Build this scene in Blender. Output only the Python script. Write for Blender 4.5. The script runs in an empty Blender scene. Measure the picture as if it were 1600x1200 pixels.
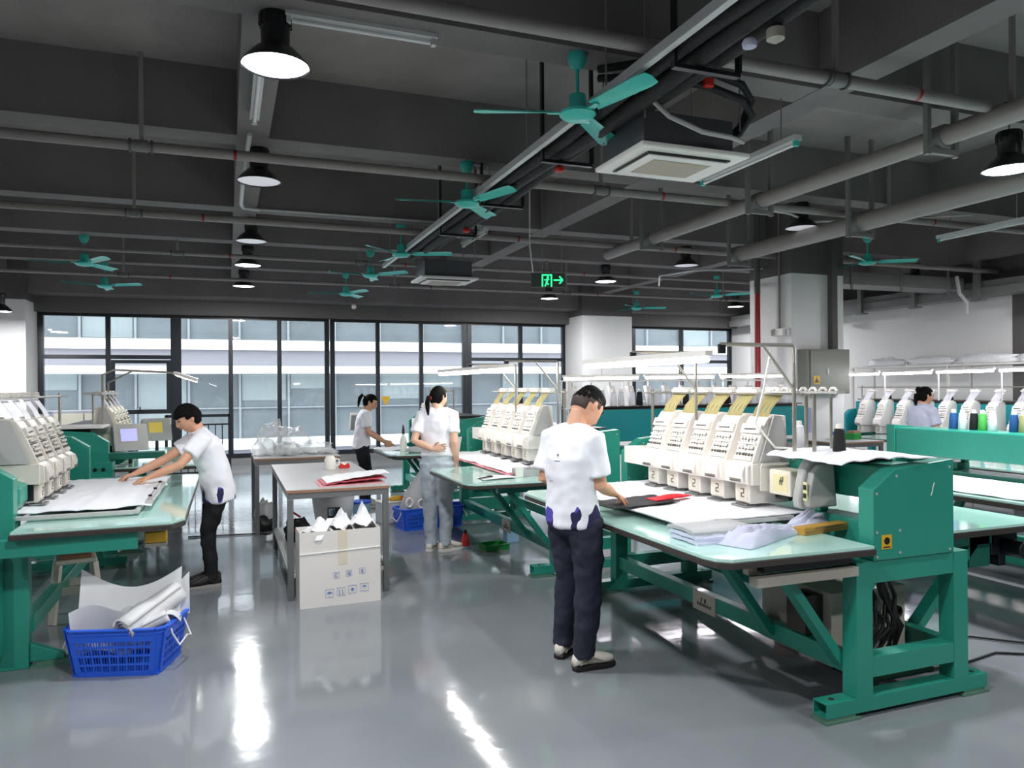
import bpy, math, random
from mathutils import Vector, Matrix, noise
random.seed(7)
PI = math.pi
SC = bpy.context.scene
COL = SC.collection

# ------------------------------------------------------------------ camera
cam_data = bpy.data.cameras.new('camera')
cam = bpy.data.objects.new('camera', cam_data)
COL.objects.link(cam)
cam_data.sensor_width = 36.0
cam_data.lens = 1170.0 / 1600.0 * 36.0
cam_data.clip_start = 0.05
cam_data.clip_end = 200
cam_data.shift_y = -3.5 / 1600.0 * -1.0
_yaw, _rol = math.radians(20.88), math.radians(-0.424)
_f = Vector((math.sin(_yaw), math.cos(_yaw), 0))
_r0 = Vector((math.cos(_yaw), -math.sin(_yaw), 0))
_u0 = _r0.cross(_f)
_r = _r0 * math.cos(_rol) + _u0 * math.sin(_rol)
_u = -_r0 * math.sin(_rol) + _u0 * math.cos(_rol)
_m = Matrix((( _r.x, _u.x, -_f.x, 0), (_r.y, _u.y, -_f.y, 0), (_r.z, _u.z, -_f.z, 1.63), (0, 0, 0, 1)))
cam.matrix_world = _m
SC.camera = cam

# ------------------------------------------------------------------ world, exposure
w = bpy.data.worlds.new('sky'); SC.world = w; w.use_nodes = True
bg = w.node_tree.nodes['Background']
bg.inputs['Color'].default_value = (0.97, 0.98, 1.0, 1)
bg.inputs['Strength'].default_value = 2.6
SC.view_settings.view_transform = 'Standard'
SC.view_settings.look = 'None'
SC.view_settings.gamma = 1
SC.view_settings.exposure = 0.8
SC.cycles.use_denoising = True
SC.cycles.max_bounces = 7
SC.cycles.diffuse_bounces = 4
SC.cycles.caustics_reflective = False
SC.cycles.caustics_refractive = False
SC.cycles.sample_clamp_indirect = 6

# ------------------------------------------------------------------ helpers
def srgb(r, g, b):
    def c(v):
        v /= 255.0
        return v / 12.92 if v <= 0.04045 else ((v + 0.055) / 1.055) ** 2.4
    return (c(r), c(g), c(b), 1)

MATS = {}
def mat(name, col, rough=0.5, metal=0.0, emit=None, es=0.0, var=0.06, scale=6.0, bump=0.0, coat=0.0, stretch=None, spec=0.5, sss=0.0):
    if name in MATS: return MATS[name]
    m = bpy.data.materials.new(name); m.use_nodes = True
    nt = m.node_tree; b = nt.nodes['Principled BSDF']
    b.inputs['Roughness'].default_value = rough
    b.inputs['Metallic'].default_value = metal
    b.inputs['Coat Weight'].default_value = coat
    b.inputs['Specular IOR Level'].default_value = spec
    if sss:
        b.inputs['Subsurface Weight'].default_value = sss
        b.inputs['Subsurface Scale'].default_value = 0.02
    tc = nt.nodes.new('ShaderNodeTexCoord'); mp = nt.nodes.new('ShaderNodeMapping')
    nz = nt.nodes.new('ShaderNodeTexNoise'); nz.inputs['Scale'].default_value = scale; nz.inputs['Detail'].default_value = 4
    nt.links.new(tc.outputs['Object'], mp.inputs['Vector']); nt.links.new(mp.outputs['Vector'], nz.inputs['Vector'])
    if stretch: mp.inputs['Scale'].default_value = stretch
    mx = nt.nodes.new('ShaderNodeMix'); mx.data_type = 'RGBA'
    d = 1 - var; u_ = 1 + var
    mx.inputs[6].default_value = (col[0]*d, col[1]*d, col[2]*d, 1)
    mx.inputs[7].default_value = (min(1, col[0]*u_), min(1, col[1]*u_), min(1, col[2]*u_), 1)
    nt.links.new(nz.outputs['Fac'], mx.inputs[0]); nt.links.new(mx.outputs[2], b.inputs['Base Color'])
    if bump:
        bp = nt.nodes.new('ShaderNodeBump'); bp.inputs['Strength'].default_value = bump; bp.inputs['Distance'].default_value = 0.02
        nt.links.new(nz.outputs['Fac'], bp.inputs['Height']); nt.links.new(bp.outputs['Normal'], b.inputs['Normal'])
    if emit:
        b.inputs['Emission Color'].default_value = emit; b.inputs['Emission Strength'].default_value = es
    m.diffuse_color = col
    MATS[name] = m
    return m

def glass_mat(name, tint=(0.92, 0.97, 0.98, 1), refl=1.0):
    m = bpy.data.materials.new(name); m.use_nodes = True; nt = m.node_tree
    nt.nodes.clear(); out = nt.nodes.new('ShaderNodeOutputMaterial')
    tr = nt.nodes.new('ShaderNodeBsdfTransparent'); tr.inputs['Color'].default_value = tint
    gl = nt.nodes.new('ShaderNodeBsdfGlossy'); gl.inputs['Roughness'].default_value = 0.02
    fr = nt.nodes.new('ShaderNodeFresnel'); fr.inputs['IOR'].default_value = 1.45
    ml = nt.nodes.new('ShaderNodeMath'); ml.operation = 'MULTIPLY'; ml.inputs[1].default_value = refl
    mx = nt.nodes.new('ShaderNodeMixShader')
    nt.links.new(fr.outputs[0], ml.inputs[0]); nt.links.new(ml.outputs[0], mx.inputs[0])
    nt.links.new(tr.outputs[0], mx.inputs[1]); nt.links.new(gl.outputs[0], mx.inputs[2]); nt.links.new(mx.outputs[0], out.inputs[0])
    MATS[name] = m
    return m

def film_mat(name, col=(0.9, 0.92, 0.93, 1), opac=0.5, rough=0.25):
    m = bpy.data.materials.new(name); m.use_nodes = True; nt = m.node_tree
    b = nt.nodes['Principled BSDF']; b.inputs['Base Color'].default_value = col; b.inputs['Roughness'].default_value = rough
    tr = nt.nodes.new('ShaderNodeBsdfTransparent'); mx = nt.nodes.new('ShaderNodeMixShader')
    out = nt.nodes['Material Output']
    tc = nt.nodes.new('ShaderNodeTexCoord')
    nz = nt.nodes.new('ShaderNodeTexNoise'); nz.inputs['Scale'].default_value = 14; nz.inputs['Detail'].default_value = 5
    nt.links.new(tc.outputs['Object'], nz.inputs['Vector'])
    bp = nt.nodes.new('ShaderNodeBump'); bp.inputs['Strength'].default_value = 0.9; bp.inputs['Distance'].default_value = 0.02
    nt.links.new(nz.outputs['Fac'], bp.inputs['Height']); nt.links.new(bp.outputs['Normal'], b.inputs['Normal'])
    mx.inputs[0].default_value = opac
    nt.links.new(tr.outputs[0], mx.inputs[1]); nt.links.new(b.outputs[0], mx.inputs[2]); nt.links.new(mx.outputs[0], out.inputs[0])
    MATS[name] = m
    return m

class M:
    """collects shapes into one mesh"""
    def __init__(s): s.v = []; s.f = []
    def add(s, vs, fs):
        o = len(s.v); s.v += [tuple(v) for v in vs]; s.f += [tuple(i + o for i in f) for f in fs]; return s
    def box(s, x0, x1, y0, y1, z0, z1):
        v = [(x0,y0,z0),(x1,y0,z0),(x1,y1,z0),(x0,y1,z0),(x0,y0,z1),(x1,y0,z1),(x1,y1,z1),(x0,y1,z1)]
        return s.add(v, [(0,3,2,1),(4,5,6,7),(0,1,5,4),(1,2,6,5),(2,3,7,6),(3,0,4,7)])
    def bar(s, p, q, w_, h, ref=(0,0,1)):
        p = Vector(p); q = Vector(q); t = (q - p).normalized(); r = Vector(ref)
        a = t.cross(r)
        if a.length < 1e-4: a = t.cross(Vector((1,0,0)))
        a.normalize(); b = a.cross(t).normalized()
        v = []
        for c in (p, q):
            for i, j in ((-1,-1),(1,-1),(1,1),(-1,1)): v.append(c + a*i*w_/2 + b*j*h/2)
        return s.add(v, [(3,2,1,0),(4,5,6,7),(0,1,5,4),(1,2,6,5),(2,3,7,6),(3,0,4,7)])
    def cyl(s, p, q, r0, r1=None, n=12, cap=True):
        r1 = r0 if r1 is None else r1
        p = Vector(p); q = Vector(q); t = (q - p).normalized()
        a = t.orthogonal().normalized(); b = t.cross(a)
        v = []
        for c, r in ((p, r0), (q, r1)):
            for i in range(n):
                an = 2*PI*i/n; v.append(c + (a*math.cos(an) + b*math.sin(an))*r)
        f = [(i, (i+1)%n, n+(i+1)%n, n+i) for i in range(n)]
        if cap: f += [tuple(range(n-1,-1,-1)), tuple(range(n, 2*n))]
        return s.add(v, f)
    def tube(s, pts, r, n=8, cap=True):
        P = [Vector(p) for p in pts]; k = len(P); rs = r if isinstance(r, (list, tuple)) else [r]*k
        v = []; a = None
        for i in range(k):
            t = (P[min(k-1, i+1)] - P[max(0, i-1)]).normalized()
            if a is None: a = t.orthogonal().normalized()
            else:
                a = a - t*a.dot(t)
                a = a.normalized() if a.length > 1e-5 else t.orthogonal().normalized()
            b = t.cross(a)
            for j in range(n):
                an = 2*PI*j/n; v.append(P[i] + (a*math.cos(an) + b*math.sin(an))*rs[i])
        f = []
        for i in range(k-1):
            for j in range(n): f.append((i*n+j, i*n+(j+1)%n, (i+1)*n+(j+1)%n, (i+1)*n+j))
        if cap: f += [tuple(range(n-1,-1,-1)), tuple(range((k-1)*n, k*n))]
        return s.add(v, f)
    def lathe(s, prof, c=(0,0,0), n=24, sq=None):
        k = len(prof); v = []
        for r, z in prof:
            for j in range(n):
                an = 2*PI*j/n; v.append((c[0]+r*math.cos(an), c[1]+r*math.sin(an)*(sq or 1), c[2]+z))
        f = []
        for i in range(k-1):
            for j in range(n): f.append((i*n+j, i*n+(j+1)%n, (i+1)*n+(j+1)%n, (i+1)*n+j))
        f += [tuple(range(n-1,-1,-1)), tuple(range((k-1)*n, k*n))]
        return s.add(v, f)
    def prism(s, poly, a0, a1, axis='y'):
        n = len(poly); v = []
        for a in (a0, a1):
            for p in poly:
                v.append({'y': (p[0], a, p[1]), 'x': (a, p[0], p[1]), 'z': (p[0], p[1], a)}[axis])
        f = [(i, (i+1)%n, n+(i+1)%n, n+i) for i in range(n)] + [tuple(range(n-1,-1,-1)), tuple(range(n, 2*n))]
        return s.add(v, f)
    def loft(s, rings):
        n = len(rings[0]); v = [p for r in rings for p in r]; k = len(rings)
        f = []
        for i in range(k-1):
            for j in range(n): f.append((i*n+j, i*n+(j+1)%n, (i+1)*n+(j+1)%n, (i+1)*n+j))
        f += [tuple(range(n-1,-1,-1)), tuple(range((k-1)*n, k*n))]
        return s.add(v, f)
    def limb(s, pts, n=16, side=(1,0,0), close=0.5):
        """pts: (x,y,z,ra,rb[,pow]); ra along side, rb across; rounded ends"""
        P = [Vector(p[:3]) for p in pts]; k = len(P); side = Vector(side)
        rings = []
        def ring(c, t, ra, rb):
            a = side - t*side.dot(t)
            if a.length < 0.05: a = Vector((0,1,0)) - t*t.y
            a.normalize(); b = t.cross(a)
            return [c + a*math.cos(2*PI*j/n)*ra + b*math.sin(2*PI*j/n)*rb for j in range(n)]
        T = []
        for i in range(k):
            T.append((P[min(k-1, i+1)] - P[max(0, i-1)]).normalized())
        m0 = min(pts[0][3], pts[0][4])*close; m1 = min(pts[-1][3], pts[-1][4])*close
        for e in (0.98, 0.8, 0.45):
            q = math.sqrt(1-e*e); rings.append(ring(P[0] - T[0]*m0*e, T[0], pts[0][3]*q, pts[0][4]*q))
        for i in range(k): rings.append(ring(P[i], T[i], pts[i][3], pts[i][4]))
        for e in (0.45, 0.8, 0.98):
            q = math.sqrt(1-e*e); rings.append(ring(P[-1] + T[-1]*m1*e, T[-1], pts[-1][3]*q, pts[-1][4]*q))
        return s.loft(rings)
    def grid(s, fn, nu, nv, thick=0.0):
        """fn(u,v)->point on 0..1; thick gives the sheet a back"""
        v = [Vector(fn(i/nu, j/nv)) for j in range(nv+1) for i in range(nu+1)]
        W = nu+1; f = [(j*W+i, j*W+i+1, (j+1)*W+i+1, (j+1)*W+i) for j in range(nv) for i in range(nu)]
        if thick:
            N = len(v); v2 = [p - Vector((0,0,thick)) for p in v]
            f += [tuple(N+i for i in reversed(q)) for q in list(f)]
            bd = [i for i in range(W)] + [j*W+nu for j in range(1, nv+1)] + [nv*W+i for i in range(nu-1, -1, -1)] + [j*W for j in range(nv-1, 0, -1)]
            for i in range(len(bd)):
                a, b = bd[i], bd[(i+1)%len(bd)]; f.append((b, a, N+a, N+b))
            v = v + v2
        return s.add(v, f)
    def build(s, name, m, parent=None, smooth=40, bevel=0.0, loc=None):
        me = bpy.data.meshes.new(name); me.from_pydata(s.v, [], s.f); me.update()
        if smooth:
            me.polygons.foreach_set('use_smooth', [True]*len(me.polygons))
            if smooth < 180: me.set_sharp_from_angle(angle=math.radians(smooth))
        if isinstance(m, str): m = MATS[m]
        me.materials.append(m)
        o = bpy.data.objects.new(name, me); COL.objects.link(o)
        if parent: o.parent = parent
        if loc: o.location = loc
        if bevel:
            b = o.modifiers.new('bevel', 'BEVEL'); b.width = bevel; b.segments = 2; b.limit_method = 'ANGLE'; b.angle_limit = math.radians(50)
        return o

def fix_normals(o):
    import bmesh
    b = bmesh.new(); b.from_mesh(o.data); bmesh.ops.recalc_face_normals(b, faces=b.faces); b.to_mesh(o.data); b.free()

def tag(o, label=None, cat=None, group=None, kind=None):
    if label: o['label'] = label
    if cat: o['category'] = cat
    if group: o['group'] = group
    if kind: o['kind'] = kind
    return o
def thing(name, label, cat, loc=(0,0,0), rz=0, group=None):
    o = bpy.data.objects.new(name, None); COL.objects.link(o); o.location = loc; o.rotation_euler = (0,0,rz)
    o.empty_display_size = 0.1
    return tag(o, label, cat, group)
def struct(o): o['kind'] = 'structure'; return o
def copy_tree(o, parent=None):
    c = o.copy(); COL.objects.link(c)
    if parent: c.parent = parent
    for ch in o.children: copy_tree(ch, c)
    return c

# ------------------------------------------------------------------ materials
def floor_mat():
    m = bpy.data.materials.new('epoxy_floor'); m.use_nodes = True; nt = m.node_tree; b = nt.nodes['Principled BSDF']
    tc = nt.nodes.new('ShaderNodeTexCoord')
    n1 = nt.nodes.new('ShaderNodeTexNoise'); n1.inputs['Scale'].default_value = 0.9; n1.inputs['Detail'].default_value = 6
    n2 = nt.nodes.new('ShaderNodeTexNoise'); n2.inputs['Scale'].default_value = 5; n2.inputs['Detail'].default_value = 3
    for n in (n1, n2): nt.links.new(tc.outputs['Object'], n.inputs['Vector'])
    r = nt.nodes.new('ShaderNodeValToRGB'); r.color_ramp.elements[0].position = 0.3; r.color_ramp.elements[1].position = 0.7
    r.color_ramp.elements[0].color = srgb(122, 127, 131); r.color_ramp.elements[1].color = srgb(140, 144, 147)
    nt.links.new(n1.outputs['Fac'], r.inputs[0]); nt.links.new(r.outputs[0], b.inputs['Base Color'])
    mr = nt.nodes.new('ShaderNodeMapRange'); mr.inputs[3].default_value = 0.04; mr.inputs[4].default_value = 0.13
    nt.links.new(n1.outputs['Fac'], mr.inputs[0]); nt.links.new(mr.outputs[0], b.inputs['Roughness'])
    bp = nt.nodes.new('ShaderNodeBump'); bp.inputs['Strength'].default_value = 0.12; bp.inputs['Distance'].default_value = 0.01
    nt.links.new(n2.outputs['Fac'], bp.inputs['Height']); nt.links.new(bp.outputs['Normal'], b.inputs['Normal'])
    b.inputs['IOR'].default_value = 1.55
    MATS['floor'] = m
    return m
def concrete_mat(name, col, var):
    m = bpy.data.materials.new(name); m.use_nodes = True; nt = m.node_tree; b = nt.nodes['Principled BSDF']
    tc = nt.nodes.new('ShaderNodeTexCoord')
    n1 = nt.nodes.new('ShaderNodeTexNoise'); n1.inputs['Scale'].default_value = 1.1; n1.inputs['Detail'].default_value = 8; n1.inputs['Roughness'].default_value = 0.65
    n2 = nt.nodes.new('ShaderNodeTexNoise'); n2.inputs['Scale'].default_value = 40; n2.inputs['Detail'].default_value = 3
    for n in (n1, n2): nt.links.new(tc.outputs['Object'], n.inputs['Vector'])
    r = nt.nodes.new('ShaderNodeValToRGB'); r.color_ramp.elements[0].position = 0.3; r.color_ramp.elements[1].position = 0.75
    a = 1-var; c = 1+var
    r.color_ramp.elements[0].color = (col[0]*a, col[1]*a, col[2]*a, 1); r.color_ramp.elements[1].color = (col[0]*c, col[1]*c, col[2]*c, 1)
    nt.links.new(n1.outputs['Fac'], r.inputs[0]); nt.links.new(r.outputs[0], b.inputs['Base Color'])
    b.inputs['Roughness'].default_value = 0.75
    bp = nt.nodes.new('ShaderNodeBump'); bp.inputs['Strength'].default_value = 0.25; bp.inputs['Distance'].default_value = 0.01
    nt.links.new(n2.outputs['Fac'], bp.inputs['Height']); nt.links.new(bp.outputs['Normal'], b.inputs['Normal'])
    MATS[name] = m
    return m
floor_mat()
concrete_mat('ceiling_paint', srgb(146, 139, 137), 0.22)
concrete_mat('beam_paint', srgb(118, 113, 112), 0.18)
concrete_mat('column_paint', srgb(226, 224, 222), 0.03)
mat('dark_paint', srgb(92, 89, 87), 0.8)
mat('wall_white', srgb(226, 224, 222), 0.8, var=0.03, scale=1.5)
mat('frame_black', srgb(24, 28, 34), 0.35)
mat('pipe_grey', srgb(142, 136, 133), 0.45, var=0.12)
mat('duct_grey', srgb(120, 120, 118), 0.5, var=0.15, scale=3)
mat('conduit_white', srgb(205, 205, 205), 0.4)
mat('steel', srgb(150, 150, 150), 0.35, 0.9)
mat('leg_steel', srgb(132, 134, 134), 0.35, 0.55)
mat('pole_steel', srgb(170, 165, 155), 0.3, 0.7)
mat('black_rubber', srgb(18, 18, 19), 0.45)
mat('black_foam', srgb(26, 26, 27), 0.7, bump=0.4, scale=30)
mat('black_metal', srgb(20, 21, 24), 0.35)
mat('red_pipe', srgb(150, 30, 32), 0.4)
mat('red', srgb(200, 40, 35), 0.4)
mat('red_cloth', srgb(200, 30, 45), 0.7)
mat('pink_sheet', srgb(222, 140, 148), 0.6)
mat('yellow', srgb(215, 170, 40), 0.5)
mat('orange', srgb(225, 85, 35), 0.5)
mat('fan_teal', srgb(62, 196, 182), 0.3, var=0.05)
mat('green', srgb(38, 140, 120), 0.38, var=0.1, scale=3, coat=0.15)
mat('green_dark', srgb(28, 108, 92), 0.4, var=0.1, scale=3)
mat('teal', srgb(22, 138, 142), 0.4, var=0.06, scale=3)
mat('green_worn', srgb(84, 122, 104), 0.55, var=0.25, scale=20)
mat('cream', srgb(228, 222, 206), 0.45, var=0.03)
mat('cream_dark', srgb(176, 172, 158), 0.5, var=0.08)
mat('machine_white', srgb(238, 233, 226), 0.35, var=0.02)
mat('machine_grey', srgb(176, 174, 172), 0.4, var=0.04)
mat('label_yellow', srgb(228, 218, 170), 0.5)
mat('grey_mark', srgb(84, 78, 72), 0.5)
mat('glass_green', srgb(186, 226, 214), 0.06, var=0.02, coat=0.5)
mat('edge_dark', srgb(58, 52, 48), 0.4)
mat('table_grey', srgb(196, 194, 192), 0.3, var=0.03)
mat('wood_edge', srgb(150, 110, 84), 0.6)
mat('cloth_white', srgb(238, 238, 242), 0.8, var=0.03, bump=0.15, scale=8)
mat('cloth_grey', srgb(178, 178, 180), 0.8, var=0.05, bump=0.2, scale=8)
mat('cloth_lilac', srgb(200, 202, 222), 0.75, var=0.05, bump=0.3, scale=10)
mat('cloth_black', srgb(34, 34, 38), 0.8, var=0.1, bump=0.3)
mat('paper_white', srgb(240, 240, 240), 0.55, var=0.02)
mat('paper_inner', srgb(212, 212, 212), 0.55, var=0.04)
mat('carton', srgb(218, 214, 208), 0.7, var=0.04, scale=3)
mat('carton_tape', srgb(212, 203, 182), 0.4)
mat('print_blue', srgb(90, 120, 185), 0.6)
mat('basket_blue', srgb(34, 92, 214), 0.35, var=0.05)
mat('wire_white', srgb(232, 228, 230), 0.35)
mat('bin_grey', srgb(200, 203, 208), 0.35)
mat('bottle_red', srgb(205, 52, 50), 0.3)
mat('tray_green', srgb(22, 128, 52), 0.35)
mat('box_blue', srgb(150, 190, 215), 0.4)
mat('thread_cream', srgb(176, 166, 116), 0.7, var=0.1)
mat('dark_casing', srgb(84, 86, 90), 0.5, var=.1)
mat('cream_shaded', srgb(200, 194, 184), 0.45, var=0.04)  # head cream with shade put into the colour, for heads without lamp light
mat('box_ochre', srgb(186, 140, 56), 0.6, var=.15)
mat('rose_sheet', srgb(196, 78, 92), 0.6)
mat('thread_white', srgb(236, 236, 240), 0.7)
mat('thread_black', srgb(14, 14, 16), 0.7)
mat('thread_blue', srgb(32, 86, 150), 0.7)
mat('thread_green', srgb(90, 190, 90), 0.7)
mat('elec_box', srgb(122, 124, 112), 0.45)
mat('ac_white', srgb(232, 228, 222), 0.45, var=0.02)
mat('ac_grille', srgb(188, 176, 160), 0.7, var=0.15, scale=120, bump=0.5)
mat('screen_violet', srgb(150, 150, 225), 0.2, emit=srgb(150, 150, 230), es=0.7)
mat('screen_yellow', srgb(190, 170, 80), 0.3, emit=srgb(190, 165, 70), es=0.25)
mat('tube_light', (1, 1, 1, 1), 0.4, emit=(1, 0.97, 0.94, 1), es=30)
mat('tube_violet', (1, 1, 1, 1), 0.4, emit=(0.92, 0.88, 1, 1), es=26)
mat('tube_off', srgb(225, 225, 225), 0.35)
mat('lamp_lit', (1, 1, 1, 1), 0.4, emit=(0.95, 0.97, 1, 1), es=9)
mat('lamp_off_glow', srgb(222, 220, 226), 0.45, emit=srgb(210, 208, 215), es=0.25)  # unlit diffuser disc; its faint brightness is painted on as emission
mat('sign_green', srgb(40, 225, 110), 0.4, emit=srgb(30, 235, 110), es=2.2)
mat('sign_body', srgb(52, 62, 56), 0.35)
mat('skin', srgb(214, 160, 130), 0.5, var=0.04, sss=0.08)
mat('skin_light', srgb(226, 180, 155), 0.5, var=0.04, sss=0.08)
mat('hair', srgb(14, 12, 13), 0.8, var=0.3, scale=60, stretch=(4, 4, 1), bump=0.3, spec=.12)
mat('hair_fade', srgb(62, 48, 42), 0.6, var=0.2, scale=80)
mat('lip', srgb(178, 105, 95), 0.5)
mat('eye_dark', srgb(22, 18, 18), 0.2)
mat('eye_white', srgb(225, 222, 218), 0.3)
mat('trouser_navy', srgb(34, 38, 54), 0.85, var=0.12, bump=0.25, scale=12)
mat('trouser_black', srgb(20, 20, 24), 0.85, var=0.12, bump=0.2, scale=12)
mat('jeans_light', srgb(184, 194, 202), 0.85, var=0.08, bump=0.25, scale=12)
mat('shoe_cream', srgb(226, 218, 205), 0.6, var=0.06, scale=25)
mat('shoe_grey', srgb(150, 146, 140), 0.7, var=0.1, scale=40)
mat('shoe_black', srgb(30, 28, 28), 0.6)
mat('sole_dark', srgb(34, 28, 28), 0.6)
mat('sole_white', srgb(225, 220, 214), 0.5)
glass_mat('window_glass')
film_mat('plastic_film', opac=0.34)
film_mat('plastic_bag', (0.93, 0.94, 0.96, 1), opac=0.6)
def shirt_mat(name, hem, base=srgb(240, 240, 245), marks=()):
    """white shirt with a printed flame pattern of navy and violet near its hem (object z below hem)"""
    m = mat(name, base, 0.85, var=0.02, bump=0.25, scale=7); nt = m.node_tree; b = nt.nodes['Principled BSDF']
    src = b.inputs['Base Color'].links[0].from_socket
    tc = nt.nodes.new('ShaderNodeTexCoord'); sp = nt.nodes.new('ShaderNodeSeparateXYZ'); nt.links.new(tc.outputs['Object'], sp.inputs[0])
    mp = nt.nodes.new('ShaderNodeMapping'); mp.inputs['Scale'].default_value = (9, 9, 4); mp.inputs['Rotation'].default_value = (0.5, 0.4, 0); nt.links.new(tc.outputs['Object'], mp.inputs['Vector'])
    nz = nt.nodes.new('ShaderNodeTexNoise'); nz.inputs['Scale'].default_value = 1.3; nz.inputs['Detail'].default_value = 1.5; nt.links.new(mp.outputs[0], nz.inputs['Vector'])
    mr = nt.nodes.new('ShaderNodeMapRange'); mr.inputs[1].default_value = hem + 0.07; mr.inputs[2].default_value = hem + 0.17; mr.inputs[3].default_value = 0.075; mr.inputs[4].default_value = -0.3
    nt.links.new(sp.outputs['Z'], mr.inputs[0])
    ad = nt.nodes.new('ShaderNodeMath'); ad.operation = 'ADD'; nt.links.new(nz.outputs['Fac'], ad.inputs[0]); nt.links.new(mr.outputs[0], ad.inputs[1])
    gt = nt.nodes.new('ShaderNodeMath'); gt.operation = 'GREATER_THAN'; gt.inputs[1].default_value = 0.6; nt.links.new(ad.outputs[0], gt.inputs[0])
    n2 = nt.nodes.new('ShaderNodeTexNoise'); n2.inputs['Scale'].default_value = 5; nt.links.new(tc.outputs['Object'], n2.inputs['Vector'])
    rp = nt.nodes.new('ShaderNodeValToRGB'); rp.color_ramp.interpolation = 'CONSTANT'; rp.color_ramp.elements[0].color = srgb(38, 34, 78); rp.color_ramp.elements[1].position = 0.5; rp.color_ramp.elements[1].color = srgb(84, 72, 170)
    nt.links.new(n2.outputs['Fac'], rp.inputs[0])
    mx = nt.nodes.new('ShaderNodeMix'); mx.data_type = 'RGBA'; nt.links.new(gt.outputs[0], mx.inputs[0]); nt.links.new(src, mx.inputs[6]); nt.links.new(rp.outputs[0], mx.inputs[7])
    cur = mx.outputs[2]
    def mth(op, a, bb):
        n_ = nt.nodes.new('ShaderNodeMath'); n_.operation = op
        for i_, v in enumerate((a, bb)):
            if v is None: continue
            if isinstance(v, (int, float)): n_.inputs[i_].default_value = v
            else: nt.links.new(v, n_.inputs[i_])
        return n_.outputs[0]
    for (x_, z_, w_, h_, sg) in marks:
        a1 = mth('LESS_THAN', mth('ABSOLUTE', mth('SUBTRACT', sp.outputs['X'], x_), None), w_)
        a2 = mth('LESS_THAN', mth('ABSOLUTE', mth('SUBTRACT', sp.outputs['Z'], z_), None), h_)
        a3 = mth('GREATER_THAN', mth('MULTIPLY', sp.outputs['Y'], sg), -.02)
        k_ = mth('MULTIPLY', mth('MULTIPLY', a1, a2), a3)
        m2_ = nt.nodes.new('ShaderNodeMix'); m2_.data_type = 'RGBA'; nt.links.new(k_, m2_.inputs[0]); nt.links.new(cur, m2_.inputs[6]); m2_.inputs[7].default_value = srgb(88, 88, 104); cur = m2_.outputs[2]
    nt.links.new(cur, b.inputs['Base Color'])
    return m
mat('shirt_white', srgb(242, 240, 248), 0.85, var=0.02, bump=0.2, scale=7)
# ================================================================== setting
XL, XR, YB, YW = -8.0, 12.9, -3.0, 17.0
ZS, ZB = 4.36, 3.80
struct(M().box(XL-.2, XR+.2, YB, YW+.05, -0.15, 0).build('floor', 'floor', smooth=0))
struct(M().box(XL-.2, XR+.2, YB, YW+.3, ZS, ZS+.2).build('ceiling', 'ceiling_paint', smooth=0))
n = 1
for yb in (-0.8, 1.8, 4.33, 6.83, 9.55, 11.72, 14.3):
    struct(M().box(XL, XR, yb, yb+.28, ZB, ZS).build('trim_%d' % n, 'beam_paint', smooth=0)); n += 1
for xb in (-4.0, 0.10, 4.09, 8.2, 12.3):
    struct(M().box(xb, xb+.26, YB, 16.2, ZB-.004, ZS-.002).build('trim_%d' % n, 'beam_paint', smooth=0)); n += 1
# deep edge beam over the glazing
struct(M().box(XL, XR, 16.2, YW, 3.45, ZS).build('trim_%d' % n, 'beam_paint', smooth=0)); n += 1
struct(M().box(XL, XR, 16.72, YW+.02, 3.15, 3.45).build('trim_%d' % n, 'dark_paint', smooth=0)); n += 1
# walls
struct(M().box(XR, XR+.2, 9.15, YW+.1, 0, 3.3).build('wall_right', 'wall_white', smooth=0))
struct(M().box(XR-.01, XR+.2, 9.15, YW+.1, 3.3, ZS).build('trim_%d' % n, 'dark_paint', smooth=0)); n += 1
struct(M().box(XL-.2, XR+.2, YB-.2, YB, 0, ZS).build('wall_back', 'dark_paint', smooth=0))
struct(M().box(XR, XR+.2, YB, 9.15, 0, ZS).build('trim_%d' % n, 'dark_paint', smooth=0)); n += 1
struct(M().box(XL-.2, XL, YB, YW+.1, 0, ZS).build('wall_left', 'wall_white', smooth=0))
wf = M().box(XL, -3.44, YW-.02, YW+.12, 0, 3.15).box(-3.44, 12.91, YW-.02, YW+.12, 0, 0.15)
struct(wf.build('wall_front', 'wall_white', smooth=0))
# columns
def column_(x0, x1, y0, y1, zp=3.3):
    global n
    struct(M().box(x0, x1, y0, y1, 0, zp).build('trim_%d' % n, 'column_paint', smooth=0)); n += 1
    struct(M().box(x0-.002, x1+.002, y0-.002, y1+.002, zp, ZS).build('trim_%d' % n, 'dark_paint', smooth=0)); n += 1
column_(7.93, 8.93, 9.0, 9.95)
column_(7.9, 9.24, 16.0, 17.0)
column_(-4.6, -3.45, 16.1, 17.0)

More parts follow.
